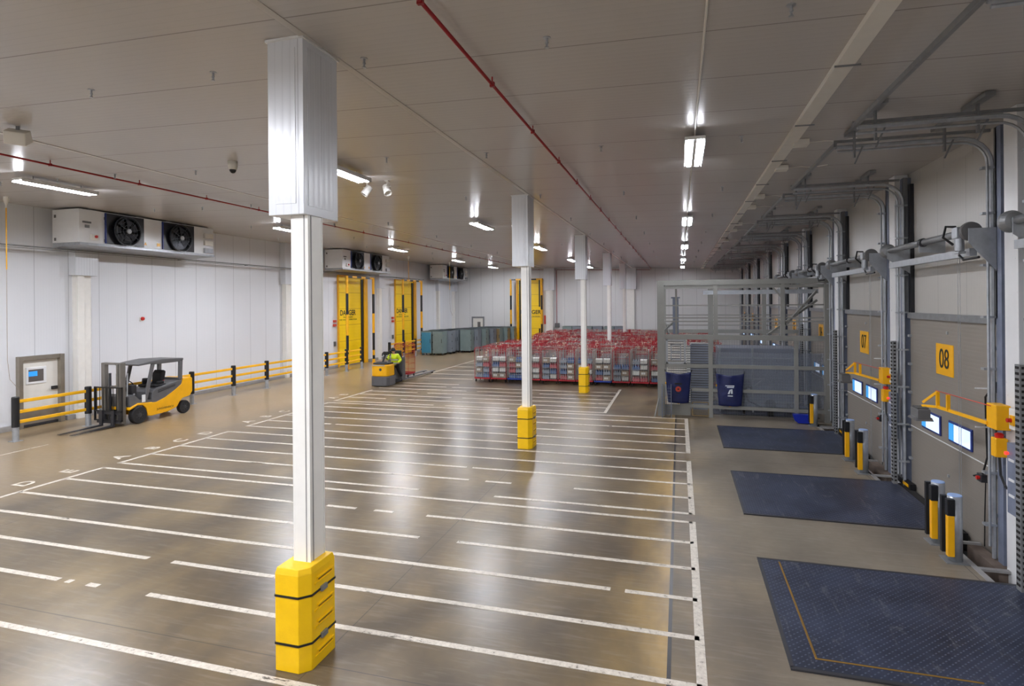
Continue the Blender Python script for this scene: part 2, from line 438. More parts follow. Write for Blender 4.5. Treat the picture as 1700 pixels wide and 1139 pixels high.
# ------------------------------------------------------------------ columns
def column(Y, label, cx=-4.08):
    t = thing('support_column', label, 'column', (cx, Y, 0), 0, 'white support columns in the middle of the hall')
    p = MB(); zt = 5.1
    p.box(-.11, .11, -.14, -.125, 0, zt); p.box(-.11, .11, .125, .14, 0, zt); p.box(-.008, .008, -.125, .125, 0, zt)
    p.box(-.11, -.1, -.13, .13, .0, zt); p.box(.095, .105, -.12, .12, 0, zt); 
    p.box(.055, .068, -.143, -.139, .0, zt, 1).box(.108, .112, -.09, -.075, 0, zt, 1)
    p.build('steel_post', ['white_steel', 'kerb'], t)
    zc = ZC(cx) + .0
    x0, x1, y0, y1, z0 = -.34, .12, -.22, .44, 5.0
    c = MB(); c.box(x0, x1, y0, y1, z0, zc)
    c = c.build('boxed_casing', 'case_f', t, bevel=.004)
    f = MB(); e = .006
    f.box(x0+.1, x1-.1, y0-e, y0, z0+.12, zc-.12).box(x0-e, x0, y0+.08, y1-.08, z0+.1, zc-.1).box(x1, x1+e, y0+.08, y1-.1, z0+.1, zc-.1, 1)
    f.box(x0-.02, x1+.02, y0-.02, y1+.02, zc-.03, zc, 2)
    f.build('casing_panels', ['case_f', 'case_s', 'casing'], t)
    return t
CY = [5.7, 15.55, 25.6, 35.4, 45.5]
CL = ['nearest tall white column rising in the foreground with yellow base guard', 'second white column from the camera, beside the white floor lines',
      'third white column standing just before the front roll cages', 'fourth white column rising out of the red roll cages',
      'farthest white column rising out of the red roll cages by the end wall']
for y_, l in zip(CY, CL): column(y_, l)
def guard(Y, label, cx=-4.08):
    t = thing('column_guard', label, 'column guard', (cx, Y+.0, 0), 0, 'yellow column guards')
    a, b, ch = .2, .27, .1
    poly = [(-a+.01,-b),(a-ch,-b),(a,-b+ch),(a,b),(-a,b),(-a,-b+.01)]
    hole = .13
    g = MB()
    g.prism(poly, 'z', 0, 1.06)
    q = [(x*.93, y*.94) for x, y in poly]
    o = len(g.v)
    n = len(poly)
    vs = [(x, y, 1.06) for x, y in poly] + [(x, y, 1.12) for x, y in q]
    g.add(vs, [tuple(range(n, 2*n))] + [(i, (i+1) % n, n+(i+1) % n, n+i) for i in range(n)])
    g.build('plastic_shell', 'yellow_guard', t, bevel=.012)
    for z in (.08, .4, .58, .88):
        r = MB(); r.box(a, a+.012, -.12, .22, z+.03, z+.045, 0); r.box(a, a+.008, -.05, .2, z+.06, z+.085, 1).box(a, a+.02, -.08, .22, z+.085, z+.1, 0)  # dark strip under the raised rib paints the slot's shade
        r.build('moulded_recess', ['yellow_guard', 'slot_shade_and_line'], t)
    for z in (.3, .82):
        s = MB(); pp = [(x*1.015, y*1.012) for x, y in poly]
        for i in range(n):
            p, qq = pp[i], pp[(i+1) % n]; s.bar((*p, z), (*qq, z), .012, .022)
        st = s.build('strap', 'black', t)
        MB().box(a-.0, a+.03, -.02, .09, z-.028, z+.03).build('buckle', 'galv_dark', st, bevel=.004)
guard(5.62, 'large yellow plastic guard with black straps around the nearest column')
guard(15.5, 'yellow plastic guard around the foot of the second column')
guard(25.55, 'yellow plastic guard in front of the roll cages at the third column')

# wall columns on the left and far walls
def wall_column(x, y, face, label, w=.6):
    t = thing('wall_column', label, 'wall column', (x, y, 0), 0, 'white columns against the walls')
    if face == 'x':
        MB().box(0, .32, -.42, .42, 5.1, ZC(x)).build('boxed_casing', 'case_s', t, bevel=.004)
        MB().box(0, .12, -.3, .3, 0, 5.1).box(.12, .26, -.3, -.05, 0, 5.1).build('post', 'white_steel', t, bevel=.006)
    else:
        MB().box(-.5, .5, -.4, 0, 5.1, ZC(x)).build('boxed_casing', 'case_f', t, bevel=.004)
        MB().box(-.32, .32, -.25, 0, 0, 5.1).build('post', 'white_steel', t, bevel=.006)
WC = [(15.75,'white wall column behind the forklift truck on the left'), (27.1,'white wall column on the left wall hidden behind the nearest column'),
      (37.3,'white wall column between the two yellow doors on the left wall'), (47.9,'white wall column beyond the second yellow door, above the grey cabinets'),
      (51.55,'white wall column in the far left corner')]
for y_, l in WC: wall_column(XL, y_, 'x', l)
wall_column(-11.4, YF, 'y', 'white wall column on the end wall right of the yellow door')
wall_column(-4.1, YF, 'y', 'white wall column on the end wall behind the farthest column')

# ------------------------------------------------------------------ lights
LG = 'twin fluorescent fittings on the ceiling'
def light_unit():
    t = thing('ceiling_light', '', 'ceiling light', (0,0,0), 0, LG)
    MB().box(-.17, .17, -.97, .97, -.06, 0).box(-.17, -.155, -.97, .97, -.1, -.06).box(.155, .17, -.97, .97, -.1, -.06).box(-.03, .03, -.95, .95, -.095, -.06).build('housing', 'casing', t, bevel=.008)
    for s in (-1, 1):
        MB().box(s*.08-.033, s*.08+.033, -.94, .94, -.09, -.06).build('tube', 'tube_left_near', t)
    MB().cyl((0,-.6,0), (0,-.6,.2), .01, 6).cyl((0,.6,0), (0,.6,.2), .01, 6).build('suspension_rod', 'galv', t)
    return t
L0 = light_unit()
rows = [(.28, 'right'), (-7.05, 'middle'), (-15.4, 'left')]
ys = [-7.9, 1.6, 11.1, 20.5, 30.0, 39.4, 47.6]
first = True
for x, rn in rows:
    for i, y_ in enumerate(ys):
        lab = 'bright twin tube light, %s in the %s row of ceiling lights' % (ORD[i-2] + ' from the camera', rn) if i > 1 else 'twin tube light above or behind the camera in the %s row, %s' % (rn, ('rearmost', 'overhead')[i])
        z = ZC(x) - .1
        if first: o = L0; o.location = (x, y_, z); o['label'] = lab; first = False
        else: o = dup(L0, (x, y_, z), lab)
        for ch in o.children:
            if ch.name.startswith('tube'):
                ch.data = ch.data.copy(); ch.data.materials[0] = M['tube_%s_%s' % (rn, 'far' if i >= 5 else ('rear' if i < 2 else 'near'))]

# ------------------------------------------------------------------ ceiling fittings
SG = 'pendent sprinkler heads under the ceiling'
def sprinkler(x, y_, label, first=[None]):
    if first[0] is None:
        m = MB(); m.lathe([(.045,0),(.045,-.012),(.014,-.014),(.014,-.06),(.02,-.06),(.02,-.075),(.012,-.08),(.012,-.11),(.026,-.112),(.026,-.118)], seg=10)
        o = m.build('sprinkler', 'galv', smooth=False); o.location = (x, y_, ZC(x)+.006)
        tag(o, label, 'sprinkler', SG); first[0] = o
    else:
        o = first[0].copy(); COL.objects.link(o); o.location = (x, y_, ZC(x)+.006); o['label'] = label
sxs = [-19.2, -17.0, -15.0, -13.0, -10.7, -7.95, -5.75, -3.62, -1.37, 1.06]
for r_, y_ in enumerate([6.1, 10.7, 15.3, 19.9, 24.5, 29.1, 33.7, 38.3, 42.9, 47.5]):
    for k, x in enumerate(sxs):
        if r_ == 0 and x < -9: continue
        if x < -4.5 and x > -12 and r_ >= 2 and k % 2: continue
        if x < -18.5 and min(abs(y_-q) for q in (17.4, 33.1, 48.3)) < 3.2: continue
        sprinkler(x, y_ + (.1 if k % 3 else 0), 'small sprinkler head, %s from the left in the %s row from the camera' % (ORD[k - (5 if r_ == 0 else 0)] , ORD[r_]))

def red_pipe(name, pts, label, step=2.2):
    m = MB(); m.tube(pts, .021, 8)
    p, q = Vector(pts[0]), Vector(pts[-1]); L = (q-p).length; n = int(L/step)
    t = m.build(name, 'red_pipe', smooth=True); tag(t, label, 'pipe')
    for i in range(n+1):
        h = MB(); c = p + (q-p)*((i+.3)/(n+1)); h.cyl((c.x, c.y, c.z-.03), (c.x, c.y, c.z+.1), .01, 6); h.box(c.x-.03, c.x+.03, c.y-.02, c.y+.02, c.z-.03, c.z+.03)
        h.build('hanger', 'red_pipe', t)
red_pipe('sprinkler_pipe', [(-2.3, YN, ZC(-2.3)-.1), (-2.3, YF-.1, ZC(-2.3)-.1)], 'long red pipe under the ceiling running away above the column row')
red_pipe('sprinkler_pipe', [(-13.1, YN, ZC(-13.1)-.1), (-13.1, YF-.1, ZC(-13.1)-.1)], 'red pipe under the ceiling nearest the white air coolers')
red_pipe('sprinkler_pipe', [(-13.0, YF-.25, ZC(-13)-.16), (-2.4, YF-.25, ZC(-2.4)-.16)], 'red pipe crossing high along the top of the end wall')
o = MB().tube([(-10.7, YF-.3, 6.9), (-10.7, YF-.3, 2.1)], .03, 8).build('riser_pipe', 'red_pipe', smooth=True)
tag(o, 'vertical dark red riser pipe on the end wall', 'pipe')
tag(MB().box(-10.9, -10.5, YF-.34, YF-.0, 1.7, 2.1).build('junction_box', 'mid_grey', bevel=.02), 'grey box below the red riser on the end wall', 'box')

# cable tray along the right
ct = MB(); xz = ZC(1.88)
ct.box(1.8, 2.0, YN, YF, xz-.07, xz-.0)
tr = ct.build('cable_tray', 'off_white'); tag(tr, 'long beige cable tray along the ceiling beside the dock tracks', 'cable tray')
y_ = 5.2
while y_ < 50:
    MB().bar((1.78, y_, xz-.078), (2.06, y_+.02, xz-.078), .02, .02, 0).build('cover_clip', 'galv_dark', tr); y_ += 2.4
for k, y_ in enumerate([11.2, 13.2, 16.6, 18.4, 22.2, 24.2, 28, 33]):
    o = MB().box(1.96, 2.2, y_-.12, y_+.12, xz-.11, xz-.012).tube([(2.2, y_, xz-.06), (2.45, y_+.0, xz-.05), (2.62, y_-.2, xz-.12), (2.9, y_-.25, xz-.1)], .008, 6).build('junction_box', 'off_white', bevel=.004)
    tag(o, 'beige junction box on the cable tray, %s from the camera' % ORD[k], 'junction box', 'junction boxes along the cable tray')

# dome camera, speaker, twin spots
t = thing('dome_camera', 'small grey dome camera under the ceiling left of the nearest column', 'camera', (-9.19, 10.27, ZC(-9.19)))
MB().lathe([(.1,0),(.1,-.1),(.085,-.16),(.07,-.18)], seg=18).build('housing', 'off_white', t, smooth=True)
MB().lathe([(.07,-.18),(.06,-.22),(.035,-.25),(.005,-.26)], seg=18).build('dome', 'lens', t, smooth=True)
t = thing('ceiling_speaker', 'pale grey box speaker tilted under the ceiling at upper left', 'speaker', (-11.0, 7.26, ZC(-11)))
MB().cyl((0,0,0), (0,0,-.12), .03).build('bracket', 'galv_dark', t)
o = MB().prism([(-.14,-.09),(.14,-.09),(.11,.13),(-.11,.13)], 'x', -.16, .16).build('cabinet', 'off_white', t, (0,0,-.2), bevel=.015); o.rotation_euler = (.5, .1, .6)
for k, (x, rz, lb) in enumerate(((-7.46, -.9, 'white spotlight, left of the pair behind the nearest column'), (-6.9, .9, 'white spotlight, right of the pair behind the nearest column'))):
    t = thing('spotlight', lb, 'spotlight', (x, 12.85, ZC(x)), 0, 'pair of white spotlights under the ceiling')
    MB().cyl((0,0,0), (0,0,-.14), .012).box(-.05,.05,-.05,.05,-.02,0).bar((-.1,0,-.14), (.1,0,-.14), .015).build('bracket', 'off_white', t)
    o = MB().lathe([(.02,-.15),(.085,-.13),(.095,.12),(.085,.12),(.07,.09)], (0,0,0), 'z', 20).build('lamp_head', 'white_steel', t, (0,0,-.23), smooth=True)
    o.rotation_euler = (2.5, 0, rz)

# ------------------------------------------------------------------ air coolers
def cooler(Y, label, L=5.8):
    t = thing('air_cooler', label, 'air cooler', (-20.4, Y, 6.15), 0, 'white twin fan air coolers along the left wall')
    D, H = 1.2, 1.12
    MB().box(0, D, 0, L, 0, H).build('casing', 'casing', t, bevel=.015)
    MB().prism([(.0,-.14),(D+.02,-.08),(D+.02,0),(0,0)], 'y', .02, L+.04).build('drip_tray', 'galv', t)
    for y_ in (.5, 2.3, 3.6, 5.4):
        for x in (.35, 1.1): MB().box(x-.05, x+.05, y_-.14, y_+.14, H, H+.04).cyl((x, y_, H), (x, y_, ZC(-20)-6.155), .012, 6).build('ceiling_bracket', 'galv_dark', t)
    c = MB()
    for z in (.12, .9):
        c.box(.1, .18, -.012, 0, z-.05, z+.05)
        c.box(D, D+.012, 1.38-.5, 1.38-.42, z-.05, z+.05)
    c.build('panel_catch', 'mid_grey', t)
    for fy in (1.68, 4.0):
        f = MB(); f.box(D, D+.03, fy-.74, fy+.74, .03, 1.09, 0); f.box(D, D+.05, fy-.78, fy-.74, .03, 1.09, 1)
        f.lathe([(.5,.03),(.52,.16),(.5,.16),(.46,.03)], (D, fy, .53), 'x', 28, 0)
        sh = f.build('fan_shroud', ['fan_black', 'fan_edge'], t)
        b = MB()
        for k in range(7):
            a = 2*PI*k/7; ca, sa = math.cos(a), math.sin(a); cb, sb = math.cos(a+.55), math.sin(a+.55); cc, sc = math.cos(a+.75), math.sin(a+.75)
            b.add([(D+.06, fy+.1*ca, .53+.1*sa), (D+.1, fy+.1*cb, .53+.1*sb), (D+.1, fy+.45*cc, .53+.45*sc), (D+.05, fy+.46*ca, .53+.46*sa)], [(0,1,2,3)])
        b.lathe([(.11,.05),(.11,.13),(.08,.15)], (D, fy, .53), 'x', 18)
        b.build('fan_blades', 'fan_blade', sh)
        g = MB()
        for r in (.1, .22, .34, .46, .54):
            g.tube([(D+.18-.03*(r > .5), fy+r*math.cos(2*PI*i/24), .53+r*math.sin(2*PI*i/24)) for i in range(25)], .006, 4, cap=False)
        for i in range(8):
            a = PI*i/4+.2; g.bar((D+.18, fy+.1*math.cos(a), .53+.1*math.sin(a)), (D+.13, fy+.54*math.cos(a), .53+.54*math.sin(a)), .01)
        g.build('fan_guard', 'wire_dark', sh)
        MB().lathe([(.09,.185),(.09,.2),(.06,.215)], (D, fy, .53), 'x', 18).build('hub_cap', 'galv', sh)
    MB().box(D, D+.012, .12, .42, .66, .72).build('name_badge', 'mid_grey', t)
    MB().box(D, D+.012, .2, .36, .5, .6).build('rating_plate', 'galv_dark', t)
    s = MB().box(D, D+.09, .36, .64, .1, .3).build('isolator_switch', 'off_white', t, bevel=.02)
    MB().lathe([(.05,.09),(.05,.13),(.03,.14)], (D, .52, .22), 'x', 14).build('knob', 'red', s)
    for z in (.15, .47, .77):
        MB().box(D, D+.1, L-.55, L-.1, z-.1, z+.1).build('terminal_box', 'off_white' if z > .2 else 'galv', t, bevel=.01)
    w = MB().box(D, D+.006, 3.0, 3.14, .12, .24, 0).prism([(2.2+.24,.12),(2.2+.36,.12),(2.2+.3,.23)], 'x', D, D+.006, 0)
    w.build('warning_sticker', 'yellow_paint', t)
    return t
cooler(14.5, 'white twin fan air cooler nearest the camera, high on the left')
cooler(30.2, 'white twin fan air cooler above the first yellow door')
cooler(45.4, 'smallest looking, farthest white twin fan air cooler on the left wall')

# drain conduit along the left wall
cd = MB(); cd.tube([(-20.3, 6, 5.96), (-20.3, 44, 5.96)], .025, 8); cd.tube([(-20.3, 6, 5.9), (-20.3, 44, 5.9)], .012, 6)
o = cd.build('drain_pipe', 'galv_dark', smooth=True); tag(o, 'thin grey pipe running under the air coolers along the left wall', 'pipe')
for y_ in range(8, 45, 4): MB().box(-20.8, -20.3, y_-.02, y_+.02, 5.96, 5.98).build('hanger', 'galv_dark', o)
# pull cords
def cord(x, y_, z0, label, top=None):
    t = thing('pull_cord', label, 'pull cord', (x, y_, 0), 0, 'hanging pull cords')
    zt = ZC(x)
    MB().lathe([(.07,zt),(.07,zt-.1),(.05,zt-.18),(.02,zt-.26),(.02,zt-.34)], seg=12).build('ceiling_switch', 'white_steel', t)
    MB().tube([(0,0,zt-.3), (0,0,zt-2.2)], .016, 6).build('sleeve', 'yellow_rail', t)
    MB().tube([(0,0,zt-2.2), (0,0,z0+1), (.02,.05,z0+.4), (.1,.3,z0)], .007, 6).build('cord', 'carton', t)
cord(-19.5, 12.53, 1.4, 'yellow and tan pull cord hanging at the far left edge')
cord(-18.0, 36.5, 5.4, 'yellow pull cord hanging in front of the second yellow door')
cord(-17.6, 43.0, 3.0, 'thin pull cord hanging in front of the farthest air cooler')
t = thing('alarm_sounder', 'small red alarm sounder on the left wall', 'alarm', (XL, 18.19, 3.46))
MB().box(0, .06, -.08, .08, -.08, .08).build('base', 'off_white', t, bevel=.01)
MB().lathe([(.075,.05),(.07,.12),(.04,.14)], (0,0,.02), 'x', 16).build('lens', 'red', t)

# ------------------------------------------------------------------ safety barriers, left aisle
def barrier(x, pys, label, rails=True, group='yellow rail barriers beside the left wall'):
    t = thing('safety_barrier', label, 'barrier', (x, pys[0], 0), 0, group)
    for y_ in pys:
        yy = y_-pys[0]
        MB().cyl((0,yy,0), (0,yy,.5), .085, 16).box(-.13,.13,yy-.13,yy+.13,0,.015).build('post_foot', 'galv', t)
        MB().cyl((0,yy,.42), (0,yy,1.3), .1, 16).lathe([(.1,1.3),(.085,1.32),(.02,1.325)], (0,yy,0), 'z', 16).build('post_sleeve', 'black', t, smooth=False)
    for a, b in zip(pys, pys[1:]):
        for z in (.56, .86, 1.17):
            m = MB().box(-.03, .03, a-pys[0]+.08, b-pys[0]-.08, z-.05, z+.05)
            m.build('rail', 'yellow_rail', t, bevel=.015)
barrier(-18.98, [12.4, 14.6, 16.75, 18.87, 21.15, 23.3, 25.6, 28.2, 30.2, 31.9], 'long three rail yellow barrier with black posts running past the forklift truck')
barrier(-19.3, [36.1, 38.3, 40.2, 41.6], 'short three rail yellow barrier in front of the second yellow door')

# ------------------------------------------------------------------ yellow high doors
def ydoor(n, y0, y1, H=5.8):
    x = XL
    d = struct('door_%d' % n, MB().box(x+.02, x+.1, y0, y1-.45, .08, H), 'ydoor')
    MB().box(x+.02, x+.14, y0-.05, y0, 0, H+.03).box(x+.02, x+.14, y0, y1, H, H+.06).build('door_frame', 'yellow_paint', d)
    MB().box(x+.1, x+.16, y1-.72, y1-.45, .0, H-.15).build('edge_seal', 'black', d)
    MB().box(x+.02, x+.22, y1-.45, y1, 0, H).build('side_post', 'yellow_paint', d)
    yc = y0 + .95
    text('warning_text', 'DANGER', .48, 'black_print', d, (x+.105, yc+.1, 3.42), (PI/2, 0, PI/2), .95, .002, bold=.01)
    text('warning_text', 'THIS IS AN AUTOMATIC', .13, 'black_print', d, (x+.105, yc+.1, 3.14), (PI/2, 0, PI/2), .8, .002)
    text('warning_text', 'DO NOT STAND IN THE OPENING OF DOOR', .13, 'black_print', d, (x+.105, yc+.1, 2.98), (PI/2, 0, PI/2), .8, .002)
    MB().box(x, x+.1, y0-.5, y0-.25, 2.85, 3.0).box(x, x+.1, y0-.5, y0-.25, 2.6, 2.75).build('call_button', 'orange', d)
    MB().box(x, x+.08, y0-.45, y0-.28, 1.35, 1.65).build('door_switch', 'mid_grey', d)
    return d
ydoor(2, 32.1, 35.45); ydoor(3, 39.75, 43.15)
def goalpost(x, ya, yb, H, label, axis='y'):
    t = thing('goalpost_barrier', label, 'goalpost', (x, ya, 0), 0, 'black and yellow striped height goalposts')
    L = yb-ya
    for k in (0, 1):
        c = (0, k*L) if axis == 'y' else (k*L, 0)
        m = MB(); z = .0; i = 0; seq = [.3,.25,.35,1.15,1.3,1.3,1.45]
        for i, s in enumerate(seq):
            z1 = min(H, z+s) if i < len(seq)-1 else H
            m.cyl((c[0], c[1], z), (c[0], c[1], z1), .085 if i else .1, 12, i % 2); z = z1
        m.box(c[0]-.17, c[0]+.17, c[1]-.17, c[1]+.17, 0, .02, 0)
        m.build('striped_post', ['yellow_paint', 'black'], t)
    e = (0, L, H) if axis == 'y' else (L, 0, H)
    m = MB(); n = 6
    for i in range(n):
        a = Vector((0,0,H-.05)).lerp(Vector((e[0],e[1],H-.05)), i/n); b = Vector((0,0,H-.05)).lerp(Vector((e[0],e[1],H-.05)), (i+1)/n)
        m.bar(a, b, .12, .12, (i+1) % 2)
    m.build('cross_beam', ['yellow_paint', 'black'], t)
goalpost(-19.75, 31.55, 34.75, 5.75, 'striped goalpost standing before the nearer yellow door')
goalpost(-19.75, 39.1, 42.3, 5.8, 'striped goalpost standing before the second yellow door')
goalpost(-14.85, YF-1.0, YF-1.0+2.9, 6.15, 'striped goalpost before the yellow door in the end wall', 'x')
# far wall yellow door
yf = YF
d = struct('door_4', MB().box(-14.4, -12.2, yf-.1, yf-.02, .1, 6.15), 'ydoor')
MB().box(-14.55, -14.4, yf-.2, yf-.02, 0, 6.2).box(-12.2, -12.05, yf-.2, yf-.02, 0, 6.2).box(-14.55, -12.05, yf-.16, yf-.02, 6.15, 6.22).build('door_frame', 'yellow_paint', d)
MB().box(-12.42, -12.3, yf-.14, yf-.1, 3.6, 6.1).box(-12.42, -12.3, yf-.14, yf-.1, .1, 1.6).box(-14.3,-14.15,yf-.14,yf-.1,.1,6.1).build('edge_seal', 'black', d)
text('warning_text', 'DANGER', .5, 'black_print', d, (-13.2, yf-.105, 3.1), (PI/2, 0, 0), .95, .002, bold=.01)
text('warning_text', 'DO NOT STAND IN THE OPENING', .14, 'black_print', d, (-13.2, yf-.105, 2.7), (PI/2, 0, 0), .8, .002)
MB().box(-11.95, -11.8, yf-.08, yf, 2.0, 2.8).build('door_switch', 'orange', d)
# small far-left door
d = struct('door_5', MB().box(-18.9, -17.9, yf-.05, yf-.02, .1, 2.55), 'off_white')
MB().box(-19.02, -18.9, yf-.1, yf, 0, 2.7).box(-17.9, -17.78, yf-.1, yf, 0, 2.7).box(-18.9, -17.9, yf-.1, yf, 2.55, 2.7).build('door_frame', 'galv_dark', d)
MB().box(-18.45, -18.15, yf-.06, yf-.04, 1.6, 2.2).build('window_pane', 'win_dark', d)

# ------------------------------------------------------------------ forklift truck (front towards -Y)
def forklift():
    t = thing('forklift_truck', 'yellow and grey counterbalance forklift truck parked by the yellow barrier', 'forklift', (-18.17, 15.95, 0))
    HW = .53
    # yellow lower body: profile in (y,z)
    body = [(-.97,.5),(-.93,.6),(-.66,.7),(-.3,.66),(.05,.64),(.4,.74),(.8,.93),(1.14,1.14),(1.2,1.3),(1.55,1.32),(1.62,1.27),(1.62,.78),(1.5,.62),(1.18,.58),(1.05,.48),(.92,.3),(.55,.2),(-.12,.17),(-.3,.2),(-.34,.48),(-.46,.59),(-.68,.62),(-.85,.54)]
    b = MB().prism(body, 'x', -HW, HW).build('chassis', 'yellow_paint', t, bevel=.025)
    for s in (-1, 1):
        text('maker_lettering', 'JUNGHEINRICH', .1, 'black_print', b, (s*(HW+.003), .42, .36), (PI/2, 0, s*PI/2), 1.0, .001)
    hood = [(-.9,.55),(-.88,.98),(-.62,1.0),(-.55,.8),(-.1,.74),(-.08,.98),(.05,1.1),(.3,1.14),(1.0,1.3),(1.15,1.32),(1.15,1.2),(.7,1.0),(.2,.8),(-.3,.68)]
    MB().prism([(-.12,.62),(-.1,.98),(.02,1.08),(.5,1.16),(1.1,1.27),(1.16,1.24),(1.1,1.06),(.75,.88),(.38,.7),(.05,.6)], 'x', -HW+.005, HW-.005).build('battery_hood', 'dark_grey', t, bevel=.015)
    vent = MB()
    for s in (-1, 1):
        for k in (0, 1): vent.bar((s*(HW-.005), .12, 1.02-.06*k), (s*(HW-.005), .85, 1.14-.05*k), .02, .02)
    vent.build('side_groove', 'charcoal', t)
    MB().prism([(-.92,.55),(-.95,.95),(-.78,1.0),(-.55,.78),(-.1,.72),(-.1,.55)], 'x', -HW+.03, HW-.03).build('front_cowl', 'dark_grey', t, bevel=.015)
    MB().box(-.4, .4, .12, .62, 1.12, 1.2).prism([(.52,1.15),(.66,1.15),(.76,1.62),(.66,1.68),(.56,1.55)], 'x', -.22, .22).build('seat', 'rubber', t, bevel=.04)
    MB().box(.24, .3, .3, .6, 1.2, 1.3, 0).box(-.3,-.24,.2,.55,1.2,1.34).build('armrest', 'black', t, bevel=.02)
    MB().tube([(.23,.42,1.24),(.26,.62,1.3)], .018, 6).build('seat_belt', 'red', t)
    st = MB().tube([(-.1,-.72,.95),(-.1,-.45,1.25)], .045, 10).build('steering_column', 'black', t)
    MB().tube([(-.1+.16*math.cos(a*PI/8), -.43-.09*math.sin(a*PI/8), 1.29+.13*math.sin(a*PI/8)) for a in range(17)], .016, 6).bar((-.26,-.43,1.29),(.06,-.43,1.29),.02).build('steering_wheel', 'black', st)
    MB().box(.1,.3,-.7,-.5,.95,1.3).build('dashboard_console', 'charcoal', t, bevel=.03)
    # overhead guard
    for s in (-1, 1):
        g = MB(); x = s*(HW-.04)
        g.prism([(-.42,.72),(-.3,.72),(.02,1.98),(-.1,2.0)], 'x', x-.035, x+.035)
        g.prism([(1.02,1.28),(1.17,1.3),(1.2,2.03),(1.04,2.0)], 'x', x-.035, x+.035)
        g.prism([(-.12,1.94),(1.18,1.94),(1.2,2.02),(-.1,2.02)], 'x', x-.035, x+.035)
        g.build('guard_pillar', 'dark_grey', t, bevel=.015)
    MB().prism([(-.62,1.95),(-.1,1.98),(1.22,1.98),(1.22,2.06),(.3,2.1),(-.2,2.06),(-.66,2.0)], 'x', -HW, HW).build('overhead_guard_roof', 'dark_grey', t, bevel=.02)
    MB().box(-HW+.07,HW-.07,1.1,1.17,1.26,1.34).build('rear_frame', 'dark_grey', t); MB().box(-HW+.07,HW-.07,1.1,1.17,1.94,2.0).build('rear_frame', 'dark_grey', t)
    # wheels
    for (x, y_, r, w) in ((.46,-.62,.29,.2),(-.46,-.62,.29,.2),(.42,1.3,.24,.17),(-.42,1.3,.24,.17)):
        s = 1 if x > 0 else -1
        wh = MB().lathe([(r*.6,-w/2),(r*.93,-w/2),(r,-w/2+.03),(r,w/2-.03),(r*.93,w/2),(r*.6,w/2)], (x, y_, r), 'x', 28).build('wheel', 'rubber', t)
        rm = MB().lathe([(r*.58,0),(r*.55,s*(w/2-.02)),(r*.3,s*(w/2-.03)),(r*.28,s*(w/2+.0)),(r*.12,s*(w/2+.01))], (x, y_, r), 'x', 24)
        for k in range(7):
            a = 2*PI*k/7; rm.cyl((x+s*(w/2-.02), y_+r*.42*math.cos(a), r+r*.42*math.sin(a)), (x+s*(w/2+.005), y_+r*.42*math.cos(a), r+r*.42*math.sin(a)), .018, 8)
        rm.build('rim', 'charcoal', wh)
    # mast
    m = MB()
    for s in (-1, 1):
        m.box(s*.38-.045, s*.38+.045, -1.2, -1.02, .08, 2.1); m.box(s*.28-.035, s*.28+.035, -1.22, -1.08, .1, 2.06)
    m.box(-.42,.42,-1.18,-1.04,2.04,2.1); m.box(-.42,.42,-1.12,-1.03,1.25,1.33); m.box(-.42,.42,-1.12,-1.03,.2,.3)
    m.build('mast', 'mast', t, bevel=.008)
    MB().cyl((.16,-1.1,.2),(.16,-1.1,1.75),.04,12).cyl((-.16,-1.1,.2),(-.16,-1.1,1.75),.04,12).build('lift_cylinder', 'charcoal', t)
    MB().cyl((.3,-.95,.55),(.3,-.6,1.0),.03).cyl((.48,-1.02,1.0),(.48,-1.0,1.75),.02).build('tilt_cylinder', 'galv', t)
    c = MB().box(-.5,.5,-1.3,-1.24,.42,.52).box(-.5,.5,-1.3,-1.24,.12,.22)
    for x in (-.42,-.2,.2,.42): c.box(x-.03,x+.03,-1.28,-1.22,.12,.5)
    c.build('fork_carriage', 'charcoal', t)
    br = MB()
    for x in (-.58,.58): br.box(x-.02,x+.02,-1.32,-1.27,.2,1.32)
    for k in range(8): br.box(-.5+k*.143-.008,-.5+k*.143+.008,-1.31,-1.29,.5,1.3)
    br.box(-.6,.6,-1.32,-1.28,1.28,1.32); br.box(-.6,.6,-1.32,-1.28,.5,.54); br.box(-.6,.6,-1.32,-1.28,.2,.24)
    br.build('load_backrest', 'black', t)
    for s in (-1, 1):
        x = s*.25
        MB().prism([(-1.32,.55),(-1.36,.55),(-1.38,.08),(-2.72,.045),(-2.72,.035),(-1.32,.03)], 'x', x-.055, x+.055).build('fork', 'charcoal', t)
    MB().box(HW-.02, HW+.004, -.5, -.38, .7, .95).build('white_sticker', 'casing', t)
forklift()

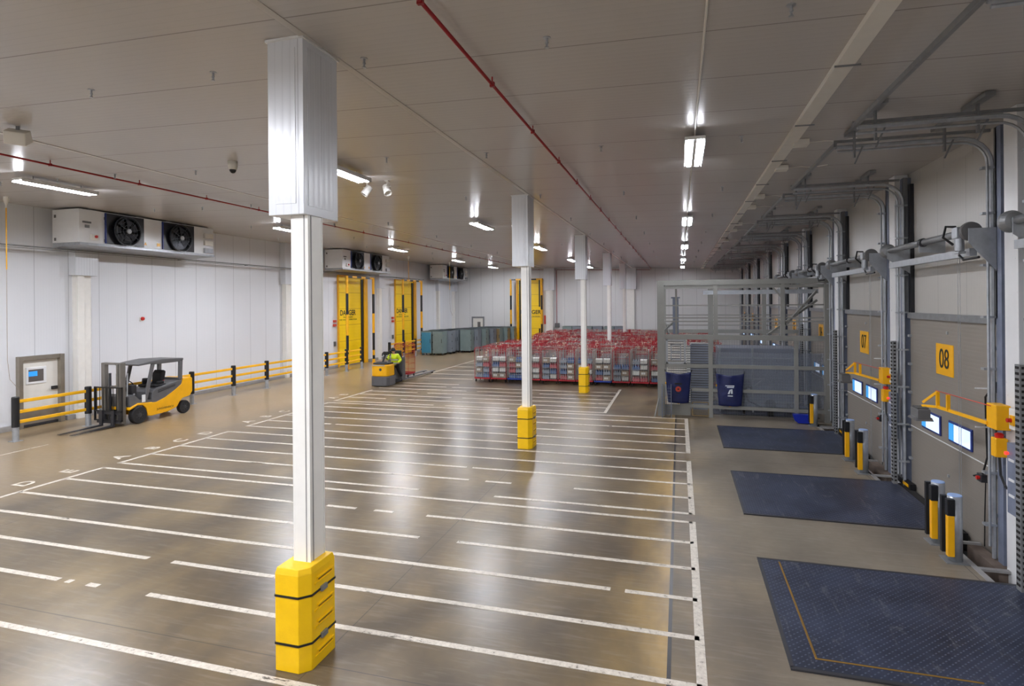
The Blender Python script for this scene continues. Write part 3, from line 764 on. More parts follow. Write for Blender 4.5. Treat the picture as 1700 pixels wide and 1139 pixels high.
# ------------------------------------------------------------------ roll cages
CW, CD, CH = .82, .82, 1.72
def cage_parts(base_mat, frame_mat, wire_mat, parent):
    z0 = .2
    b = MB(); w, d = CW/2, CD/2
    b.box(-w, w, -d, -d+.04, z0-.05, z0+.02).box(-w, w, d-.04, d, z0-.05, z0+.02).box(-w, -w+.04, -d+.04, d-.04, z0-.05, z0+.02).box(w-.04, w, -d+.04, d-.04, z0-.05, z0+.02)
    for k in range(6): b.box(-w+.04, w-.04, -d+.1+k*.13, -d+.16+k*.13, z0-.02, z0)
    b.build('base_frame', base_mat, parent)
    for sx, sy in ((-1,-1),(1,-1),(-1,1),(1,1)):
        MB().lathe([(.03,-.018),(.065,-.018),(.065,.018),(.03,.018)], (sx*(w-.06), sy*(d-.07), .066), 'x', 12).bar((sx*(w-.06), sy*(d-.07), .06), (sx*(w-.06), sy*(d-.07), .16), .05, .03, 0).build('castor', 'rubber', parent)
    def panel(name, axis, c, mats, n=6, zt=CH, rows=5):
        p = MB(); h = w if axis == 'y' else d
        def P(u, z): return (u, c, z) if axis == 'y' else (c, u, z)
        pts = [P(-h+.012, z0)] + [P(-h+.012, zt-.1), P(-h+.05, zt-.03), P(-h+.12, zt), P(h-.12, zt), P(h-.05, zt-.03), P(h-.012, zt-.1)] + [P(h-.012, z0)]
        p.tube(pts, .013, 5, 0, cap=False)
        for k in range(1, n+1):
            u = -h + 2*h*k/(n+1); p.bar(P(u, z0), P(u, zt), .009, .009, 1)
        for k in range(rows):
            z = z0 + (zt-z0)*(k+.6)/rows; p.bar(P(-h, z), P(h, z), .012, .012, 1)
        return p.build(name, mats, parent)
    panel('side_panel', 'x', -w+.013, [frame_mat, wire_mat]); panel('side_panel', 'x', w-.013, [frame_mat, wire_mat])
    panel('back_panel', 'y', d-.013, [frame_mat, wire_mat]); panel('front_gate', 'y', -d+.013, [frame_mat, wire_mat], 6, CH-.02, 4)

def cage_simple(frame_mat, wire_mat, seed, empty=True):
    rnd = random.Random(seed); p = MB(); w, d, z0 = CW/2, CD/2, .2
    p.box(-w, w, -d, d, z0-.05, z0-.0, 0)
    for sx in (-1, 1):
        for sy in (-1, 1): p.box(sx*(w-.06)-.02, sx*(w-.06)+.02, sy*(d-.07)-.05, sy*(d-.07)+.05, 0, .13, 3)
    for sx in (-1, 1):
        x = sx*(w-.013)
        p.tube([(x,-d,z0),(x,-d,CH-.1),(x,-d+.1,CH),(x,d-.1,CH),(x,d,CH-.1),(x,d,z0)], .016, 4, 0, cap=False)
        for k in range(1,5): p.bar((x,-d+2*d*k/5,z0),(x,-d+2*d*k/5,CH),.012,.012,1 if k % 2 else 0)
    for sy in (-1, 1):
        y_ = sy*(d-.013); h = CH - .03*(sy < 0)
        for z in (.5,.85,1.2,1.5,h): p.bar((-w,y_,z),(w,y_,z),.016,.016,0 if z > 1.1 else 1)
        for k in range(1,7): p.bar((-w+2*w*k/7,y_,z0),(-w+2*w*k/7,y_,h),.012,.012,1 if k % 3 else 0)
    for k in range(2):
        z = 1.05+.3*k+rnd.random()*.08; p.box(-w+.04, w-.04, -d+.1+rnd.random()*.4, -d+.16+rnd.random()*.5, z, z+.04, 1 if k else 0)
    for k in range(11):
        x, z = rnd.uniform(-w+.05, w-.18), rnd.uniform(1.0, 1.66); sy = (-d-.012, d-.05, -.1, .2)[k % 4]
        p.box(x, x+rnd.uniform(.03,.1), sy, sy+.012, z, z+rnd.uniform(.03,.12), (2, 2, 1, 4, 2)[k % 5])
    return p

# goods that stand in the front cages
def bottle_pack(m1):
    p = MB()
    for i in range(3):
        for j in range(2):
            p.lathe([(.042,0),(.045,.02),(.045,.17),(.03,.21),(.014,.235),(.014,.25),(.016,.25),(.016,.265)], (-.095+i*.095, -.048+j*.095, 0), 'z', 8)
    p.box(-.145,.145,-.096,.096,.02,.15)
    o = p.build('bottle_pack', m1); return o
def carton():
    p = MB().box(-.15,.15,-.11,.11,0,.24,0).box(-.151,.151,-.02,.02,.0,.2405,1).box(-.1,.06,-.112,-.11,.08,.18,1)
    return p.build('carton', ['carton', 'milk'], bevel=.005)
def milk_crate():
    p = MB().box(-.14,.14,-.1,.1,0,.05,0)
    for i in range(4):
        for j in range(2): p.box(-.135+i*.068,-.135+i*.068+.062,-.095+j*.097,-.095+j*.097+.09,.02,.2,1).prism([(-.095+j*.097,.2),(-.095+j*.097+.09,.2),(-.05+j*.097,.25)],'x',-.135+i*.068,-.135+i*.068+.062,1)
    return p.build('carton_tray', ['mid_grey', 'milk'])
protos = [('bottle_pack', bottle_pack('water'), 'clear wrapped pack of drink bottles'), ('bottle_pack', bottle_pack('bottle_blue'), 'blue wrapped pack of drink bottles'),
          ('carton', carton(), 'brown cardboard carton'), ('carton_tray', milk_crate(), 'tray of white drink cartons'), ('bottle_pack', bottle_pack('pink'), 'pink red wrapped pack of bottles')]
used = [False]*5
rnd = random.Random(3)
NX, NR = 14, 21
PX, PY, X0, Y0 = .87, 1.0, -9.63, 28.15
def cx_(k): return X0 + PX*k
kinds = ['red','red','blue','red','red','red','grey','blue','red','grey','red','red','grey','red']
fill = [.9,.8,.75,.85,.7,.9,.75,.7,.6,.85,.8,.8,.8,.8]
pal = {'red':('cage_red','cage_red','wire'), 'blue':('cage_blue','wire','wire'), 'grey':('cage_red','wire','wire')}
pn = {'red':'red framed roll cage','blue':'grey wire roll cage on a blue base','grey':'grey wire roll cage on a red base'}
cproto = {}
def place_cage(kind, x, y_, label, group, rz=0, z=0):
    if kind not in cproto:
        t = thing('roll_cage', label, 'roll cage', (x, y_, z), rz, group); cage_parts(*pal[kind], t); cproto[kind] = t; return t
    return dup(cproto[kind], (x, y_, z), label, rz, group)
for k in range(NX):
    place_cage(kinds[k], cx_(k), Y0, '%s, %s from the left in the front row' % (pn[kinds[k]], ORD[k]), 'loaded roll cages in the front row')
    if k > 10: continue
    for lev in range(4):
        if .2+.265*lev > 1.5*fill[k]: break
        for i in range(2):
            which = rnd.choices(range(5), [4,3,2,3,2])[0] if lev or kinds[k] != 'grey' else 4
            name, pr, lb = protos[which]
            lab = '%s, %s layer at %s in %s front row cage' % (lb, ORD[lev], 'left' if i == 0 else 'right', ORD[k])
            loc = (cx_(k)-.18+.36*i, Y0-.2+.05*rnd.random(), .215+.27*lev)
            if not used[which]: o = pr; used[which] = True
            else: o = pr.copy(); COL.objects.link(o)
            o.location = loc; o.scale = (1.15,1.5,1); tag(o, lab, 'drinks pack', 'drinks packs inside the front roll cages')
for (_, pr, _), u in zip(protos, used):
    if not u: bpy.data.objects.remove(pr)
# rows behind
vars_ = []
for s in range(7):
    fm, wm = (('cage_red','cage_red'),('cage_red','wire'),('cage_red','cream'),('wire','wire'),('cage_red','cage_red'),('cage_red','wire'),('wire','cage_red'))[s]
    o = cage_simple(fm, wm, 20+s).build('roll_cage', [fm, wm, 'cream', 'rubber', 'mid_grey']); vars_.append([o, False])
def shrink_load():
    p = MB()
    for k in range(4):
        for i in range(2):
            p.box(-.34+.34*i, -.02+.34*i, -.3, .3, .26*k, .26*k+.25, (k+i) % 3)
    p.box(-.36,.36,-.33,.33,0,1.1,3)
    return p.build('wrapped_load', ['milk','bottle_blue','carton','shrink'], bevel=0)
ld0 = shrink_load(); ld_used = False
count = NX
for r in range(1, NR):
    for k in range(NX):
        y_ = Y0 + PY*r + rnd.uniform(-.03, .03); x = cx_(k) + .12*math.sin(r*1.7)
        if abs(x+4.08) < .75 and min(abs(y_-c) for c in (35.4, 45.5)) < .75: continue
        if y_ > 49.7 or count >= 286 + 14: continue
        if k < 1 and 6 < r < 9: continue
        v = vars_[rnd.randrange(7)]
        if not v[1]: o = v[0]; v[1] = True
        else: o = v[0].copy(); COL.objects.link(o)
        o.location = (x, y_, 0); o.rotation_euler = (0, 0, PI if rnd.random() < .5 else 0)
        tag(o, 'wire roll cage packed in the %s row behind the front row of cages' % ORD[r-1], 'roll cage', 'roll cages packed %s row from the front' % ORD[r])
        count += 1
        if r <= 3:
            if not ld_used: l_ = ld0; ld_used = True
            else: l_ = ld0.copy(); COL.objects.link(l_)
            l_.location = (x, y_, .205); tag(l_, 'clear wrapped stack of drinks inside a cage in the %s row behind the front' % ORD[r-1], 'wrapped load', 'wrapped loads in the %s row from the front' % ORD[r])

# ------------------------------------------------------------------ insulated cabinets
def cabinet(front, loc, label, rz):
    t = thing('roll_cabinet', label, 'cabinet', loc, rz, 'insulated roll cabinets by the left wall')
    w, d, h = .42, .45, 1.85
    bodyc = 'green_grey' if front == 'ochre' else front
    MB().box(-w, w, -d, d, .14, h).box(-w-.01, w+.01, -d-.01, d+.01, h-.04, h).build('body', bodyc, t, bevel=.015)
    MB().box(-w+.04, w-.04, -d-.03, -d, .2, h-.1).build('door', 'cyan_door' if front == 'cyan' else front, t, bevel=.01)
    m = MB()
    for z in (.45, 1.0, 1.55): m.box(-w+.0, -w+.05, -d-.045, -d-.02, z-.06, z+.06)
    m.box(w-.1, w-.06, -d-.05, -d-.03, .95, 1.25)
    m.build('door_fitting', 'charcoal', t)
    for sx in (-1,1):
        for sy in (-1,1):
            MB().lathe([(.02,-.02),(.06,-.02),(.06,.02),(.02,.02)], (sx*(w-.08), sy*(d-.1), .062), 'x', 10).box(sx*(w-.08)-.02, sx*(w-.08)+.02, sy*(d-.1)-.03, sy*(d-.1)+.03, .1, .14).build('castor', 'rubber', t)
    return t
M['cyan'] = M['green_grey']
ca = cabinet('cyan', (-18.75, 41.4, 0), 'grey green cabinet with a bright blue door at the near end of the row', 0)
ca.children[1].data.materials[0] = M['cyan_door']
cb = cabinet('green_grey', (-17.8, 41.4, 0), 'grey green roll cabinet second from the left at the near end of the row', .0)
cc = cabinet('blue_grey_p', (-17.6, 42.6, 0), 'blue grey roll cabinet just behind the near corner of the row', PI/2)
cd_ = cabinet('ochre', (-14.5, 49.6, 0), 'ochre sided roll cabinet at the far end of the cabinet row', PI/2)
cb_l = [cb, cc]
n_ = 0
for i in range(1, 9):
    for j in range(3):
        x = -17.25 + .33*i - 1.0*j; y_ = 42.2 + .97*i
        if (i, j) in ((1,0),): continue
        if y_ > 50.6: continue
        src = (cb, cc, cc, cb)[(i*2+j) % 4] if not (i >= 6 and j == 0) else cd_
        if (i, j) == (7, 0): continue
        n_ += 1
        colr = {cb:'grey green', cc:'blue grey', cd_:'ochre sided'}[src]
        dup(src, (x, y_, 0), '%s roll cabinet, %s back along the %s of the cabinet row' % (colr, ORD[i-1], ['aisle side','middle line','wall side'][j]), PI/2 if (i+j) % 3 else 0)
cd_.location = (-17.25+.33*7, 42.2+.97*7, 0)
for k, x in enumerate([-9.6, -8.7, -7.8, -6.9, -5.9, -5.0]):
    dup(cc if k % 2 else cb, (x, 51.2, .0), 'grey cabinet against the end wall behind the cages, %s from the left' % ORD[k], 0, 'grey cabinets behind the roll cages')

# ------------------------------------------------------------------ ride-on pallet truck, its cage, its driver
TX, TY = -13.95, 25.9
t = thing('pallet_truck', 'yellow and grey ride-on pallet truck with long forks driven by the worker', 'pallet truck', (TX, TY, 0))
def rr(x0,x1,y0,y1,c):
    return [(x0+c,y0),(x1-c,y0),(x1-c*.3,y0+c*.3),(x1,y0+c),(x1,y1),(x0,y1),(x0,y0+c),(x0+c*.3,y0+c*.3)]
MB().prism(rr(-.48,.48,-.95,-.1,.25), 'z', .03, .48).build('lower_skirt', 'dark_grey', t, bevel=.03)
MB().prism(rr(-.46,.46,-.92,-.15,.22), 'z', .48, 1.05).build('motor_cover', 'yellow_paint', t, bevel=.05)
MB().prism(rr(-.42,.42,-.86,-.2,.2), 'z', 1.05, 1.13).box(-.3,.3,-.6,-.35,1.13,1.16).build('top_tray', 'charcoal', t, bevel=.02)
MB().lathe([(.07,.0),(.07,.01)], (.1,-.925,.82), 'y', 16).build('round_badge', 'charcoal', t)
MB().box(-.32,.32,-.93,-.9,.99,1.04).build('front_light_strip', 'galv', t)
h = MB().tube([(0,-.5,1.13),(0,-.35,1.35),(0,-.2,1.5)], .05, 8).build('tiller_column', 'charcoal', t)
MB().tube([(-.2,-.18,1.42),(-.22,-.12,1.52),(-.12,-.16,1.6),(.12,-.16,1.6),(.22,-.12,1.52),(.2,-.18,1.42)], .03, 8).box(-.1,.1,-.26,-.12,1.46,1.58).build('tiller_handle', 'black', h)
MB().box(-.42,.42,-.1,.75,.06,.16).build('standing_platform', 'rubber', t, bevel=.02)
MB().prism([(.75,.1),(1.08,.1),(1.08,1.0),(1.02,1.28),(.86,1.3),(.8,1.0)], 'x', -.44, .44).build('battery_housing', 'dark_grey', t, bevel=.05)
MB().box(-.36,.36,.76,.84,1.25,1.62).build('backrest_pad', 'black', t, bevel=.05)
for s in (-1, 1):
    f = MB().prism([(1.05,.05),(1.05,.22),(1.15,.16),(4.9,.14),(5.1,.1),(5.1,.08),(4.9,.07),(1.2,.07)], 'x', s*.26-.09, s*.26+.09).build('fork', 'galv_dark', t, bevel=.01)
    MB().cyl((s*.26-.05, 4.75, .045), (s*.26+.05, 4.75, .045), .045, 10).build('fork_roller', 'rubber', f)
for s in (-1, 1):
    MB().cyl((s*.34-.04, -.6, .08), (s*.34+.04, -.6, .08), .08, 12).build('wheel', 'rubber', t)
pal['truck'] = ('cage_red','cage_red','cage_red')
tc = place_cage('truck', TX+.1, TY+1.65, 'empty red roll cage carried on the forks behind the driver', 'empty roll cage on the pallet truck', 0, .18)

# driver ------------------------------------------------------------
def skin_mesh(name, material, parent, chains, loc=(0,0,0), sub=2, root=0):
    """chains: list of (list of (x,y,z,r)); first point may repeat an existing one to join"""
    verts = []; edges = []; rad = []; key = {}
    for ch in chains:
        prev = None
        for p in ch:
            k = tuple(round(v, 4) for v in p[:3])
            if k not in key: key[k] = len(verts); verts.append(p[:3]); rad.append(p[3])
            i = key[k]
            if prev is not None and prev != i: edges.append((prev, i))
            prev = i
    me = bpy.data.meshes.new(name); me.from_pydata(verts, edges, []); me.materials.append(M[material])
    o = bpy.data.objects.new(name, me); COL.objects.link(o)
    sk = o.modifiers.new('skin', 'SKIN'); sk.use_smooth_shade = True
    if not me.skin_vertices: 
        bpy.context.view_layer.objects.active = o
    lay = me.skin_vertices[0].data if me.skin_vertices else None
    if lay:
        for i, r in enumerate(rad):
            lay[i].radius = (r, r) if not isinstance(r, tuple) else r
            lay[i].use_root = (i == root)
    ss = o.modifiers.new('sub', 'SUBSURF'); ss.levels = sub; ss.render_levels = sub
    if parent: o.parent = parent
    o.location = loc
    return o
PXo, PYo = TX+.2, TY+.42
pe = thing('person', 'person in dark beanie and hi-vis yellow jacket riding the pallet truck, reaching for the tiller', 'person', (PXo, PYo, .13))
pe.scale = (.97, .97, .95)
pelv = (0, .0, .88, .13); sh = (0, -.14, 1.34, .13); nk = (0, -.17, 1.43, .055)
LH, RH = (-.09, 0, .84, .085), (.09, 0, .84, .085)
Ls, Rs = (-.17, -.13, 1.34, .06), (.17, -.13, 1.34, .06)
Le, Re = (-.24, -.36, 1.16, .045), (.29, -.02, 1.1, .045)
Lw, Rw = (-.16, -.58, 1.22, .03), (.26, -.24, .95, .03)
Lk, Rk = (-.1, -.08, .46, .055), (.12, .16, .48, .055)
La, Ra = (-.11, .0, .07, .035), (.16, .42, .12, .035)
hd1, hd2, hd3 = (0, -.21, 1.5, .07), (0, -.235, 1.58, .088), (0, -.22, 1.66, .07)
body = skin_mesh('body', 'skin', pe, [
    [pelv, (0,-.05,1.05,.12), (0,-.1,1.2,.13), sh, nk, hd1, hd2, hd3],
    [pelv, LH, Lk, La, (-.11,-.1,.035,.03)], [pelv, RH, Rk, Ra, (.17,.33,.04,.03)],
    [sh, Ls, Le, Lw, (-.14,-.64,1.23,.03)], [sh, Rs, Re, Rw, (.24,-.3,.93,.03)]])
jk = skin_mesh('hi_vis_jacket', 'hivis', pe, [
    [(0,.0,.8,.22), (0,-.05,1.0,.205), (0,-.1,1.2,.21), (0,-.135,1.34,.17), (0,-.16,1.4,.1)],
    [(0,-.135,1.34,.14), (-.2,-.13,1.34,.11), (-.27,-.36,1.16,.09), (-.17,-.56,1.21,.065)],
    [(0,-.135,1.34,.14), (.2,-.13,1.34,.11), (.32,-.02,1.1,.09), (.27,-.22,.97,.065)]])
tp = MB()
for a in (.93, 1.12): 
    yo = -.05*(a-.82)/.2
    tp.lathe([(.225,-.03),(.235,0),(.225,.03)], (0, yo, a), 'z', 20)
tp.box(-.14,-.1,-.33,.06,1.12,1.4)
for i, v in enumerate(tp.v): pass
tp.build('reflective_band', 'reflect', pe, smooth=True)
skin_mesh('trousers', 'trouser', pe, [[(0,0,.9,.15), (-.09,0,.82,.12), (-.1,-.08,.46,.09), (-.11,0,.12,.06)], [(0,0,.9,.15), (.09,0,.82,.12), (.12,.16,.48,.09), (.16,.4,.17,.06)]])
skin_mesh('boot', 'black', pe, [[(-.11,.03,.1,.058), (-.11,.0,.05,.052), (-.11,-.16,.04,.042)]], sub=1)
skin_mesh('boot', 'black', pe, [[(.16,.43,.14,.058), (.165,.42,.08,.052), (.17,.3,.03,.042)]], sub=1)
bn = MB().lathe([(.115,-.03),(.118,.0),(.112,.06),(.085,.11),(.04,.14),(.005,.145)], (0,-.225,1.615), 'z', 20).build('beanie', 'beanie', pe, smooth=True)
fc = MB()
fc.lathe([(.003,-.03),(.014,-.022),(.02,.0)], (0,-.315,1.56), 'y', 8)
fc.box(-.025,.025,-.316,-.306,1.515,1.522)
fc.build('nose_and_mouth', 'skin', pe)
MB().lathe([(.003,-.012),(.013,-.004),(.012,.01)], (.035,-.312,1.59), 'y', 8).lathe([(.003,-.012),(.013,-.004),(.012,.01)], (-.035,-.312,1.59), 'y', 8).build('eyes', 'black_print', pe)
MB().lathe([(.01,-.01),(.03,.0),(.01,.012)], (.093,-.22,1.565), 'x', 10).lathe([(.01,-.01),(.03,.0),(.01,.012)], (-.093,-.22,1.565), 'x', 10).build('ears', 'skin', pe)
def hand(wr, d, up, side):
    """five short bent finger chains out of a palm"""
    W_, D_, U_ = Vector(wr), Vector(d).normalized(), Vector(up).normalized(); S_ = D_.cross(U_).normalized()*side
    pc = W_ + D_*.05
    ch = [[(*W_, .022), (*pc, .03), (*(W_+D_*.085), .026)]]
    for k, (o_, L_) in enumerate(((-.03,.062),(-.01,.072),(.01,.068),(.03,.055))):
        a = W_ + D_*.085; b = a + S_*o_ + D_*.012; c = b + D_*L_*.5 - U_*.008; e = c + D_*L_*.3 - U_*L_*.45
        ch.append([(*(W_+D_*.085), .026), (*b, .011), (*c, .0095), (*e, .008)])
    b = pc - S_*.035 - U_*.005; c = b - S_*.02 + D_*.035
    ch.append([(*pc, .03), (*b, .012), (*c, .009)])
    return skin_mesh('glove', 'glove', pe, ch, sub=1)
hand((-.15,-.6,1.22), (.15,-.9,.25), (0,.2,1), 1)
hand((.25,-.26,.94), (-.05,-.6,-.3), (0,-.3,1), -1)

# ------------------------------------------------------------------ dock side
DC = [12.45 + 4.85*k for k in range(-2, 8)]
NUM = {-2:'10', -1:'09', 0:'08', 1:'07', 2:'06', 3:'05', 4:'04', 5:'03', 6:'02', 7:'01'}
XP = 4.74
def dock_door(k, c):
    n = 6 + (7-k)
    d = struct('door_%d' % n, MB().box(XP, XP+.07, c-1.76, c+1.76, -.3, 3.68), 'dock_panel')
    p = MB().box(XP-.012, XP, c+.1-.36, c+.1+.36, 2.58, 3.16, 0)
    s = p.build('number_plate', 'yellow_paint', d)
    text('number', NUM[k], .52, 'black_print', s, (XP-.018, c+.1, 2.87), (PI/2, 0, -PI/2), .82, .003, bold=-.002)
    for y0 in (c-.92, c+.3):
        w_ = MB().box(XP-.03, XP, y0-.04, y0+.84, 1.41, 1.79).build('window_frame', 'fan_edge', d, bevel=.03)
        MB().box(XP-.036, XP-.03, y0, y0+.6, 1.45, 1.75, 0).box(XP-.036, XP-.03, y0+.62, y0+.8, 1.45, 1.75, 1).build('pane', ['window', 'window_blue'], w_)
    MB().box(XP-.012, XP, c-1.76, c+1.76, 1.31, 1.325).build('weather_strip', 'casing', d)
    MB().box(XP-.05, XP+.05, c-1.78, c+1.78, 3.6, 3.72).build('top_rail', 'galv_dark', d)
    # fixed upper panel
    u = MB().box(XP+.05, XP+.1, c-1.76, c+1.66, 3.72, 6.45).box(XP-.02, XP+.1, c+1.66, c+1.78, 3.72, 6.45, 1)
    u.build('upper_panel', ['wall_r', 'fan_black', 'galv'], d)
    if k <= 3:
        h = MB()
        for z in (.6, 1.2, 2.0, 2.6, 3.2):
            for y_ in (c-1.74, c+1.68): h.box(XP-.05, XP, y_, y_+.1, z, z+.05)
        for z in (.72, 1.95, 3.35): h.box(XP-.02, XP, c-.05, c+.0, z, z+.05)
        h.build('hinge', 'galv', d)
        MB().tube([(XP-.08, c-.72, 5.0), (XP-.08, c-.72, -.2)], .004, 5).tube([(XP-.08, c-.64, 5.0), (XP-.08, c-.64, -.2)], .004, 5).build('lift_chain', 'galv', d)
for k, c in zip(range(-2, 8), DC): dock_door(k, c)

TS = 'steel door tracks that curve back under the ceiling'
ZT = 6.5
which = {-2:'behind the camera side', -1:'near right edge of the picture', 0:'over door 08', 1:'over door 07', 2:'over door 06', 3:'over door 05', 4:'over door 04', 5:'over door 03', 6:'over door 02', 7:'over door 01'}
for k, c in zip(range(-2, 8), DC):
    t = thing('door_track', 'curved galvanised lifting track set ' + which[k], 'door track', (0, c, 0), 0, TS)
    for s in (-1, 1):
        m = MB(); yy = s*1.84
        pts = [(4.64, yy, -.0), (4.64, yy, ZT-.42)] + arc((4.22, yy, ZT-.42), .42, 0, PI/2, 6)[1:] + [(2.5, yy, ZT)]
        m.tube(pts, .032, 6)
        pts2 = [(4.56, yy+s*.05, .2), (4.56, yy+s*.05, ZT-.42)] + [(p[0], p[1]+s*.05, p[2]) for p in arc((4.22, yy, ZT-.42), .34, 0, PI/2, 6)[1:]] + [(2.5, yy+s*.05, ZT-.08)]
        m.tube(pts2, .02, 5)
        for z in [0.5, 1.3, 2.1, 2.9, 3.7, 4.5, 5.3, 6.0]: m.box(4.5, 4.72, yy-.05, yy+.05, z, z+.035)
        m.build('guide_rail', 'galv', t, smooth=False)
        b = MB().box(4.66, 4.82, s*1.9, s*1.84+s*.22, -.3 if k < 2 else 0, 6.62).build('side_column', 'galv_blue' if s < 0 else 'galv_blue', t)
        q = MB()
        q.bar((2.45, s*1.9, ZT+.08), (4.6, s*1.9, ZT+.08), .04, .045)
        q.box(4.66, 4.74, s*1.9-.04, s*1.9+.04, 3.7, ZT+.12)
        q.build('top_channel', 'galv_dark', t)
    e = MB(); e.bar((2.47, -1.92, ZT+.03), (2.47, 1.92, ZT+.03), .05, .065); e.build('end_bar', 'galv_dark', t)
    for s in (-1, 1):
        for x in (2.75, 4.0):
            h = MB(); z1 = ZC(x)-.012
            h.bar((x, s*1.9, ZT-.2), (x, s*1.9, z1), .05, .03); h.bar((x+.12, s*1.9, ZT-.02), (x+.0, s*1.9, ZT-.3), .03, .02)
            h.box(x-.06, x+.06, s*1.9-.35, s*1.9+.35, z1-.06, z1-.0)
            h.build('ceiling_hanger', 'galv_dark', t)
    if k > 3: continue
    # torsion shaft and motor
    t = thing('torsion_shaft', 'grey door spring shaft with end drum and motor ' + which[k].replace('over', 'above'), 'door shaft', (4.36, c, 5.05), 0, 'spring shafts above the dock doors')
    MB().cyl((0,-1.7,0), (0,-.1,0), .06, 18).cyl((0,.1,0), (0,1.8,0), .06, 18).cyl((0,-1.9,0),(0,1.95,0),.025,10).build('spring_tube', 'galv_dark', t, smooth=True)
    MB().lathe([(.07,-.05),(.08,-.04),(.08,.04),(.07,.05)], (0,0,0), 'y', 18).build('centre_coupling', 'charcoal', t)
    MB().lathe([(.06,1.74),(.12,1.76),(.15,1.84),(.15,1.9),(.12,1.95),(.05,1.96)], (0,0,0), 'y', 24).build('cable_drum', 'galv_dark', t, smooth=False)
    mo = MB().lathe([(.05,-1.9),(.14,-1.89),(.15,-1.85),(.14,-1.78),(.05,-1.76)], (-.0,0,0), 'y', 24).build('drive_drum', 'mid_grey', t)
    MB().cyl((-.1,-1.72,-.02),(-.1,-1.72,-.3), .065, 16).box(-.17,-.04,-1.8,-1.62,-.1,.08).box(-.15,-.04,-1.79,-1.65,-.34,-.3).build('motor', 'galv', t, bevel=.01)
    MB().tube([(-.1,-1.6,.1),(-.2,-1.5,.12),(-.22,-1.45,-.05),(-.12,-1.55,-.18)], .02, 8).tube([(-.08,-1.66,-.36),(-.1,-1.85,-.44),(0,-2.1,-.42)], .02, 8).build('motor_cable', 'black', t)
    MB().bar((.05,-1.8,-.32), (.05,1.8,-.32), .1, .12).build('support_beam', 'galv', t)
    for y_ in (-1.92, 0, 1.7):
        lo = -.7 if y_ < 0 else (-.2 if y_ == 0 else -.5)
        MB().prism([(-.06,.04),(-.06,-.18),(.36,lo),(.36,.04)], 'y', y_-.01, y_+.01).build('wall_bracket', 'galv', t)

